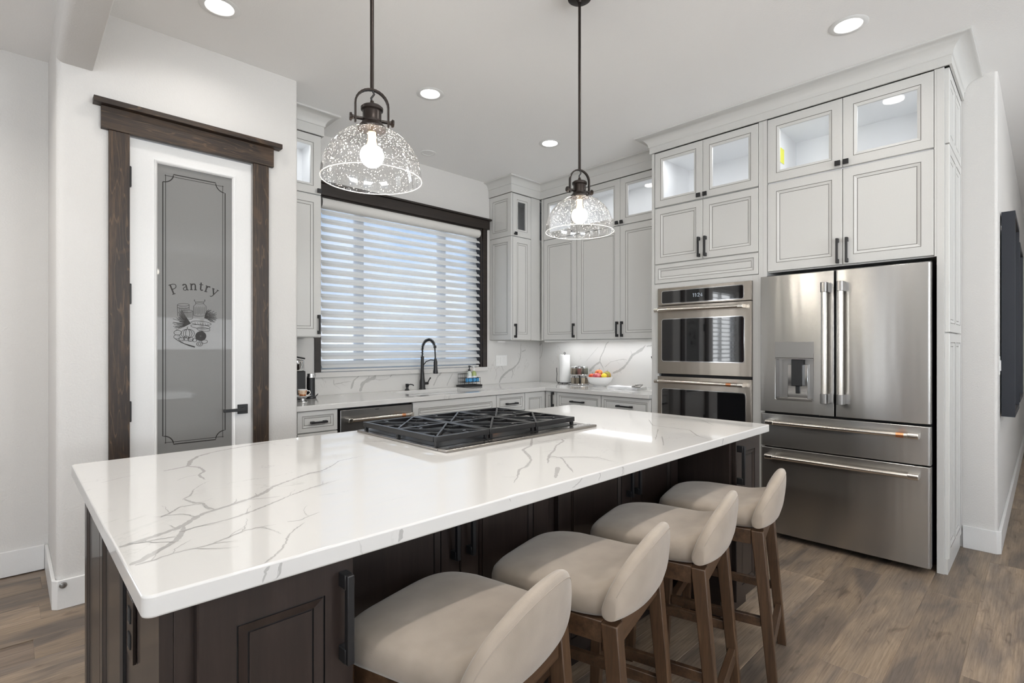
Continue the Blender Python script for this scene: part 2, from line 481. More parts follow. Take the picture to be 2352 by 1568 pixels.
# ------------------------------------------------------------------ geometry helpers
class MB:
    def __init__(s):
        s.v = []; s.f = []; s.m = []; s.s = []
    def face(s, idx, mi=0, sm=False):
        s.f.append(tuple(idx)); s.m.append(mi); s.s.append(sm)
    def box(s, x0, x1, y0, y1, z0, z1, mi=0):
        b = len(s.v)
        s.v += [(x0, y0, z0), (x1, y0, z0), (x1, y1, z0), (x0, y1, z0), (x0, y0, z1), (x1, y0, z1), (x1, y1, z1), (x0, y1, z1)]
        for q in ((0, 3, 2, 1), (4, 5, 6, 7), (0, 1, 5, 4), (1, 2, 6, 5), (2, 3, 7, 6), (3, 0, 4, 7)):
            s.face([b + i for i in q], mi)
        return s
    def hexa(s, bot, top, mi=0):
        b = len(s.v)
        s.v += list(bot) + list(top)
        for q in ((0, 3, 2, 1), (4, 5, 6, 7), (0, 1, 5, 4), (1, 2, 6, 5), (2, 3, 7, 6), (3, 0, 4, 7)):
            s.face([b + i for i in q], mi)
        return s
    def bar(s, p0, p1, w, h, up=(0, 0, 1), mi=0):
        p0 = Vector(p0); p1 = Vector(p1)
        d = (p1 - p0).normalized()
        u = Vector(up)
        a = d.cross(u)
        if a.length < 1e-5:
            a = d.cross(Vector((1, 0, 0)))
        a.normalize()
        c = a.cross(d).normalized()
        q = [(-1, -1), (1, -1), (1, 1), (-1, 1)]
        s.hexa([tuple(p0 + a * (i * w / 2) + c * (j * h / 2)) for i, j in q], [tuple(p1 + a * (i * w / 2) + c * (j * h / 2)) for i, j in q], mi)
        return s
    def tube(s, pts, r, n=10, mi=0, cap=True, closed=False):
        pts = [Vector(p) for p in pts]
        k = len(pts)
        rs = r if isinstance(r, (list, tuple)) else [r] * k
        ref = None
        rings = []
        for i, p in enumerate(pts):
            if closed:
                t = pts[(i + 1) % k] - pts[i - 1]
            else:
                t = pts[min(i + 1, k - 1)] - pts[max(i - 1, 0)]
            t.normalize()
            if ref is None:
                ref = t.orthogonal().normalized()
            ref = (ref - t * ref.dot(t))
            if ref.length < 1e-6:
                ref = t.orthogonal()
            ref.normalize()
            bi = t.cross(ref)
            b = len(s.v)
            for j in range(n):
                a = 2 * PI * j / n
                s.v.append(tuple(p + (ref * math.cos(a) + bi * math.sin(a)) * rs[i]))
            rings.append(b)
        m = k if closed else k - 1
        for i in range(m):
            a, c = rings[i], rings[(i + 1) % k]
            for j in range(n):
                s.face((a + j, a + (j + 1) % n, c + (j + 1) % n, c + j), mi, True)
        if cap and not closed:
            s.face([rings[0] + j for j in range(n)][::-1], mi)
            s.face([rings[-1] + j for j in range(n)], mi)
        return s
    def lathe(s, prof, c=(0, 0, 0), n=28, mi=0, axis='z', a0=0.0):
        rings = []
        for r, z in prof:
            b = len(s.v)
            if r < 1e-6:
                s.v.append(s._ax(c, 0, 0, z, axis)); rings.append((b, 1))
            else:
                for j in range(n):
                    a = a0 + 2 * PI * j / n
                    s.v.append(s._ax(c, r * math.cos(a), r * math.sin(a), z, axis))
                rings.append((b, n))
        for (a, na), (c2, nc) in zip(rings, rings[1:]):
            for j in range(n):
                j2 = (j + 1) % n
                if na == 1 and nc == 1:
                    continue
                if na == 1:
                    s.face((a, c2 + j2, c2 + j), mi, True)
                elif nc == 1:
                    s.face((a + j, a + j2, c2), mi, True)
                else:
                    s.face((a + j, a + j2, c2 + j2, c2 + j), mi, True)
        return s
    @staticmethod
    def _ax(c, x, y, z, axis):
        if axis == 'z':
            return (c[0] + x, c[1] + y, c[2] + z)
        if axis == 'x':
            return (c[0] + z, c[1] + x, c[2] + y)
        return (c[0] + x, c[1] + z, c[2] + y)
    def prism(s, poly, lo, hi, axis='z', mi=0, sm=False):
        n = len(poly)
        b = len(s.v)
        for h in (lo, hi):
            for p, q in poly:
                s.v.append((p, q, h) if axis == 'z' else (h, p, q) if axis == 'x' else (p, h, q))
        s.face([b + i for i in range(n)][::-1], mi)
        s.face([b + n + i for i in range(n)], mi)
        for i in range(n):
            j = (i + 1) % n
            s.face((b + i, b + j, b + n + j, b + n + i), mi, sm)
        return s
    def cells(s, us, vs_, skip, lo, hi, axis='z', mi=0):
        """slab cut out of a grid of cells, only its outer faces"""
        nu, nv = len(us) - 1, len(vs_) - 1
        on = lambda i, j: 0 <= i < nu and 0 <= j < nv and (i, j) not in skip
        def P(u, v, h):
            return (u, v, h) if axis == 'z' else (h, u, v) if axis == 'x' else (u, h, v)
        def quad(*p):
            b = len(s.v); s.v += list(p); s.face((b, b + 1, b + 2, b + 3), mi)
        for i in range(nu):
            for j in range(nv):
                if not on(i, j):
                    continue
                a, b_, c, d = us[i], us[i + 1], vs_[j], vs_[j + 1]
                quad(P(a, c, lo), P(b_, c, lo), P(b_, d, lo), P(a, d, lo))
                quad(P(a, c, hi), P(b_, c, hi), P(b_, d, hi), P(a, d, hi))
                if not on(i - 1, j): quad(P(a, c, lo), P(a, d, lo), P(a, d, hi), P(a, c, hi))
                if not on(i + 1, j): quad(P(b_, c, lo), P(b_, d, lo), P(b_, d, hi), P(b_, c, hi))
                if not on(i, j - 1): quad(P(a, c, lo), P(b_, c, lo), P(b_, c, hi), P(a, c, hi))
                if not on(i, j + 1): quad(P(a, d, lo), P(b_, d, lo), P(b_, d, hi), P(a, d, hi))
        return s
    def ribbon(s, pts, w, P, lift, mi=0):
        """flat inlaid line through 2-d points; P maps (a, b, lift) to space; w is a width or list"""
        k = len(pts)
        ws = w if isinstance(w, (list, tuple)) else [w] * k
        prev = None
        for i in range(k):
            x0, y0 = pts[max(i - 1, 0)]; x1, y1 = pts[min(i + 1, k - 1)]
            dx, dy = x1 - x0, y1 - y0
            l = math.hypot(dx, dy) or 1.0
            nx, ny = -dy / l, dx / l
            b = len(s.v)
            s.v.append(P(pts[i][0] + nx * ws[i] / 2, pts[i][1] + ny * ws[i] / 2, lift))
            s.v.append(P(pts[i][0] - nx * ws[i] / 2, pts[i][1] - ny * ws[i] / 2, lift))
            if prev is not None:
                s.face((prev, prev + 1, b + 1, b), mi)
            prev = b
        return s

def rounded(x0, x1, y0, y1, r, n=5):
    rr = r if isinstance(r, (list, tuple)) else [r] * 4     # corners: x0y0, x1y0, x1y1, x0y1
    out = []
    for (cx, cy, a, q) in ((x0, y0, 180, rr[0]), (x1, y0, 270, rr[1]), (x1, y1, 0, rr[2]), (x0, y1, 90, rr[3])):
        if q <= 0:
            out.append((cx, cy)); continue
        ox = cx + q if cx == x0 else cx - q
        oy = cy + q if cy == y0 else cy - q
        for i in range(n + 1):
            t = math.radians(a + 90 * i / n)
            out.append((ox + q * math.cos(t), oy + q * math.sin(t)))
    return out

def world_of(o):
    v = Vector((0, 0, 0))
    while o is not None:
        v += o.location
        o = o.parent
    return v

def obj(name, mb, mats, parent=None, bevel=0.0, seg=2, local=False, sharp=38):
    """one mesh object; vertices are given in room coordinates unless local"""
    off = Vector((0, 0, 0)) if (parent is None or local) else world_of(parent)
    me = bpy.data.meshes.new(name)
    base = off
    if parent is None and not local and mb.v:
        xs = [p[0] for p in mb.v]; ys = [p[1] for p in mb.v]; zs = [p[2] for p in mb.v]
        base = Vector(((min(xs) + max(xs)) / 2, (min(ys) + max(ys)) / 2, min(zs)))
    me.from_pydata([(p[0] - base.x, p[1] - base.y, p[2] - base.z) for p in mb.v], [], mb.f)
    for mm in (mats if isinstance(mats, (list, tuple)) else [mats]):
        me.materials.append(M[mm] if isinstance(mm, str) else mm)
    for p, mi, sm in zip(me.polygons, mb.m, mb.s):
        p.material_index = mi
        p.use_smooth = sm
    bm = bmesh.new(); bm.from_mesh(me)
    bmesh.ops.remove_doubles(bm, verts=bm.verts, dist=1e-6)
    bmesh.ops.recalc_face_normals(bm, faces=bm.faces)
    bm.to_mesh(me); bm.free()
    me.update()
    me.set_sharp_from_angle(angle=math.radians(sharp))
    o = bpy.data.objects.new(name, me)
    COL.objects.link(o)
    if parent is not None:
        o.parent = parent
    elif not local:
        o.location = base
    if bevel > 0:
        md = o.modifiers.new('bevel', 'BEVEL')
        md.width = bevel; md.segments = seg; md.limit_method = 'ANGLE'; md.angle_limit = math.radians(40)
        md.harden_normals = False
    return o

def tag(o, label=None, cat=None, group=None, kind=None):
    if label: o['label'] = label
    if cat: o['category'] = cat
    if group: o['group'] = group
    if kind: o['kind'] = kind
    return o

def thing(name, loc, label, cat, group=None, rz=0.0):
    o = bpy.data.objects.new(name, None)
    o.empty_display_size = 0.05
    COL.objects.link(o)
    o.location = loc
    o.rotation_euler = (0, 0, rz)
    return tag(o, label, cat, group)

def struct(name, loc, label, rz=0.0):
    o = bpy.data.objects.new(name, None)
    o.empty_display_size = 0.05
    COL.objects.link(o)
    o.location = loc
    return tag(o, label, kind='structure')

def sobj(name, mb, mats, label, bevel=0.0, **kw):
    return tag(obj(name, mb, mats, None, bevel, **kw), label, kind='structure')

def clone(root, loc, label=None, group=None, rz=None):
    r = root.copy(); COL.objects.link(r); r.location = loc
    if label: r['label'] = label
    if group: r['group'] = group
    if rz is not None: r.rotation_euler = (0, 0, rz)
    for ch in list(root.children):
        c = ch.copy(); COL.objects.link(c); c.parent = r
        for g in list(ch.children):
            d = g.copy(); COL.objects.link(d); d.parent = c
    return r

class Face:
    """a vertical face: u runs along it, v is height, n points out of it"""
    def __init__(s, plane, along):
        s.plane = plane; s.along = along     # along 'y': face X=plane looking to -X; along 'x': face Y=plane looking to -Y
    def p(s, u, v, n):
        return (s.plane - n, u, v) if s.along == 'y' else (u, s.plane - n, v)
    def box(s, mb, u0, u1, v0, v1, n0, n1, mi=0):
        if s.along == 'y':
            mb.box(s.plane - n1, s.plane - n0, u0, u1, v0, v1, mi)
        else:
            mb.box(u0, u1, s.plane - n1, s.plane - n0, v0, v1, mi)
        return mb
    def rings(s, mb, u0, u1, v0, v1, rings, cap=True, capm=0):
        prev = None
        for (ins, n, mi) in rings:
            b = len(mb.v)
            for (u, v) in ((u0 + ins, v0 + ins), (u1 - ins, v0 + ins), (u1 - ins, v1 - ins), (u0 + ins, v1 - ins)):
                mb.v.append(s.p(u, v, n))
            if prev is not None:
                for j in range(4):
                    k = (j + 1) % 4
                    mb.face((prev + j, prev + k, b + k, b + j), mi)
            prev = b
        if cap:
            mb.face((prev, prev + 1, prev + 2, prev + 3), capm)
        return mb

def panel_rings(fw, t, glass=False, g=0.0035, slope=0.019):
    r = [(0, -t, 0), (0, -0.0025, 0), (0.0025, 0, 0), (fw, 0, 0), (fw + 0.0006, -0.004, 1), (fw + g, -0.004, 1), (fw + g, -0.0008, 0),
         (fw + slope, -0.006, 0)]
    if glass:
        r += [(fw + slope + 0.001, -t * 0.55, 0), (fw + slope + 0.001, -t, 0), (0, -t, 0)]
    else:
        r += [(fw + slope + 0.0006, -0.0095, 1), (fw + slope + g, -0.0095, 1), (fw + slope + g, -0.0065, 0)]
    return r

def bar_pull(face, parent, u, v, length, upright=True, name='handle', size=0.0125, out=0.032):
    mb = MB()
    h = length / 2
    s = size / 2
    if upright:
        face.box(mb, u - s, u + s, v - h, v + h, out - size, out)
        for k in (-1, 1):
            c = v + k * (h - size)
            face.box(mb, u - s * 1.25, u + s * 1.25, c - size, c + size, 0.0, out - size * 0.6)
    else:
        face.box(mb, u - h, u + h, v - s, v + s, out - size, out)
        for k in (-1, 1):
            c = u + k * (h - size)
            face.box(mb, c - size, c + size, v - s * 1.25, v + s * 1.25, 0.0, out - size * 0.6)
    return obj(name, mb, 'black', parent, 0.0015)

def square_knob(face, parent, u, v):
    mb = MB()
    face.box(mb, u - 0.007, u + 0.007, v - 0.007, v + 0.007, 0.0, 0.018)
    face.box(mb, u - 0.0155, u + 0.0155, v - 0.0155, v + 0.0155, 0.018, 0.029)
    return obj('knob', mb, 'black', parent, 0.0015)

GAP = 0.0016
def door(face, parent, u0, u1, v0, v1, name='door', fw=0.056, t=0.02, glass=False, pull=None, mats=('cab', 'glaze'), slope=0.019, n=0.0):
    f = Face(face.plane - n, face.along)
    mb = MB()
    f.rings(mb, u0 + GAP, u1 - GAP, v0 + GAP, v1 - GAP, panel_rings(fw, t, glass, slope=slope), cap=not glass)
    o = obj(name, mb, list(mats), parent, sharp=20)
    if glass:
        g = MB()
        i = fw + slope - 0.004
        f.box(g, u0 + i, u1 - i, v0 + i, v1 - i, -t * 0.8, -t * 0.6)
        obj('pane', g, 'glass', o)
    if pull:
        kind = pull[0]
        if kind == 'knob':
            square_knob(f, o, pull[1], pull[2])
        elif kind == 'up':
            bar_pull(f, o, pull[1], pull[2], pull[3])
        else:
            bar_pull(f, o, pull[1], pull[2], pull[3], False)
    return o

def open_box(face, mb, u0, u1, v0, v1, depth, t=0.018, n0=-0.021):
    """cabinet carcass open to the front"""
    face.box(mb, u0, u0 + t, v0, v1, -depth, n0)
    face.box(mb, u1 - t, u1, v0, v1, -depth, n0)
    face.box(mb, u0 + t, u1 - t, v0, v0 + t, -depth, n0)
    face.box(mb, u0 + t, u1 - t, v1 - t, v1, -depth, n0)
    face.box(mb, u0 + t, u1 - t, v0 + t, v1 - t, -depth, -depth + t)
    return mb

def puck(face, parent, u, v, depth, power=0.8):
    depth = 0.055
    p = face.p(u, v, -depth)
    mb = MB().lathe([(0, 0), (0.028, 0), (0.030, -0.003), (0.030, -0.010), (0, -0.010)], (p[0], p[1], v), 20)
    obj('puck_light', mb, 'puck', parent)
    area_light('cabinet_glow', (p[0], p[1], v - 0.014), (0, 0, -1), 0.06, 0.06, power, (0.96, 0.98, 1.0), 'DISK')

# vein and etching outlines, in metres on their surfaces
ISL_VEINS= [(0.0095,0.3,[(0.146,1.231),(0.166,1.239),(0.189,1.245),(0.218,1.259),(0.254,1.276),(0.272,1.292),(0.301,1.329),(0.325,1.352),(0.353,1.36),(0.393,1.379),(0.444,1.403),(0.484,1.433),(0.525,1.481),(0.579,1.511),(0.653,1.556),(0.694,1.559),(0.743,1.6),(0.799,1.659),(0.907,1.678)]),(0.0075,1,[(0.147,1.121),(0.166,1.125),(0.189,1.148),(0.219,1.177),(0.239,1.202),(0.259,1.245),(0.271,1.286)]),(0.004,0.5,[(0.16,1.113),(0.183,1.114),(0.22,1.128),(0.255,1.125),(0.285,1.129),(0.317,1.144),(0.349,1.163),(0.384,1.163),(0.414,1.158)]),(0.0025,0.5,[(0.438,1.159),(0.46,1.145),(0.488,1.162),(0.518,1.173)]),(0.0038,0.8,[(0.262,1.254),(0.303,1.261),(0.34,1.261),(0.391,1.28),(0.451,1.313),(0.521,1.358),(0.584,1.39),(0.626,1.406),(0.684,1.421)]),(0.0075,0.7,[(0.344,1.898),(0.413,1.92),(0.44,2.007),(0.479,2.075),(0.535,2.117),(0.587,2.136),(0.684,2.164),(0.796,2.175)]),(0.006,0.5,[(0.413,1.92),(0.435,1.883),(0.435,1.809),(0.408,1.767),(0.407,1.691)]),(0.003,0.6,[(0.314,1.51),(0.337,1.536),(0.355,1.591),(0.386,1.638),(0.408,1.664)]),(0.0045,1.3,[(0.317,1.507),(0.324,1.463),(0.342,1.437),(0.339,1.396),(0.35,1.36)]),(0.003,0.5,[(0.246,1.386),(0.268,1.407),(0.29,1.443),(0.32,1.441),(0.34,1.435)]),(0.0025,0.8,[(0.325,0.962),(0.358,0.993),(0.385,1.027),(0.403,1.067),(0.427,1.095),(0.464,1.126)]),(0.0022,0.8,[(0.436,1.391),(0.472,1.375),(0.501,1.367)]),(0.0016,0.8,[(0.187,1.855),(0.233,1.884),(0.273,1.898)]),(0.006,0.7,[(1.576,1.504),(1.455,1.393),(1.379,1.364),(1.313,1.267),(1.264,1.21),(1.194,1.164),(1.141,1.145),(1.072,1.083),(1.02,1.046)]),(0.006,0.8,[(1.649,1.403),(1.622,1.37),(1.525,1.326),(1.451,1.271),(1.362,1.219),(1.273,1.143)]),(0.005,0.7,[(1.365,1.217),(1.372,1.167),(1.29,1.071),(1.235,1.003)]),(0.009,0.8,[(1.257,1.085),(1.144,0.998)]),(0.0022,0.6,[(1.383,1.177),(1.439,1.123),(1.466,1.088),(1.449,0.999)]),(0.004,0.7,[(2.424,1.462),(2.263,1.344),(2.262,1.264),(2.259,1.149),(2.139,1.054),(2.086,0.979)]),(0.003,0.6,[(2.577,1.519),(2.589,1.402),(2.62,1.271),(2.479,1.136)]),(0.003,0.6,[(2.179,1.265),(1.909,1.121)]),(0.003,0.5,[(2.009,1.148),(1.824,1.035)])]
WIN_VEINS= [(0.013,0.25,[(3.719,0.897),(3.754,0.954),(3.808,0.991),(3.862,1.022),(3.917,1.04),(3.982,1.079),(4.02,1.118),(4.039,1.171),(4.048,1.225),(4.044,1.279),(4.047,1.333)]),(0.008,0.4,[(3.917,1.027),(3.926,0.987),(3.899,0.935)]),(0.006,0.8,[(4.063,1.225),(4.125,1.245)]),(0.003,0.8,[(3.745,1.081),(3.772,1.051),(3.79,1.011)]),(0.0025,0.8,[(3.719,1.072),(3.675,1.034),(3.688,0.983),(3.658,0.926)]),(0.013,0.8,[(2.127,0.9),(2.15,0.969),(2.197,0.995),(2.259,1.007),(2.275,1.05)]),(0.008,0.8,[(2.045,0.926),(2.067,0.994),(2.12,1.034)]),(0.003,0.8,[(1.893,1.009),(1.893,0.971),(1.957,0.979),(2.0,0.987),(2.045,0.988)]),(0.005,1.5,[(2.878,0.911),(2.926,0.996),(2.975,1.034)]),(0.005,0.8,[(3.034,0.903),(3.064,0.958),(3.105,1.021)]),(0.008,0.6,[(2.414,1.012),(2.431,1.033),(2.481,1.035)]),(0.002,0.6,[(2.295,0.991),(2.356,0.989),(2.406,1.001)])]
RIGHT_VEINS= [(0.006,1,[(3.079,1.332),(3.113,1.304),(3.141,1.237),(3.186,1.163),(3.189,1.123),(3.154,1.072),(3.141,1.044)]),(0.011,1.8,[(3.189,1.12),(3.245,1.093),(3.324,1.021)]),(0.013,0.9,[(3.032,1.014),(2.96,1.039),(2.895,1.079),(2.844,1.14),(2.806,1.195),(2.744,1.228),(2.689,1.26),(2.659,1.292)]),(0.004,0.7,[(3.127,1.073),(3.059,1.125),(2.993,1.14),(2.908,1.156),(2.844,1.143)]),(0.006,0.8,[(2.647,1.281),(2.582,1.291)]),(0.004,0.8,[(3.991,1.321),(3.983,1.258),(4.0,1.182),(4.06,1.105)]),(0.01,0.6,[(4.0,1.321),(4.06,1.277)]),(0.0025,0.7,[(3.21,1.276),(3.302,1.19),(3.375,1.119)])]
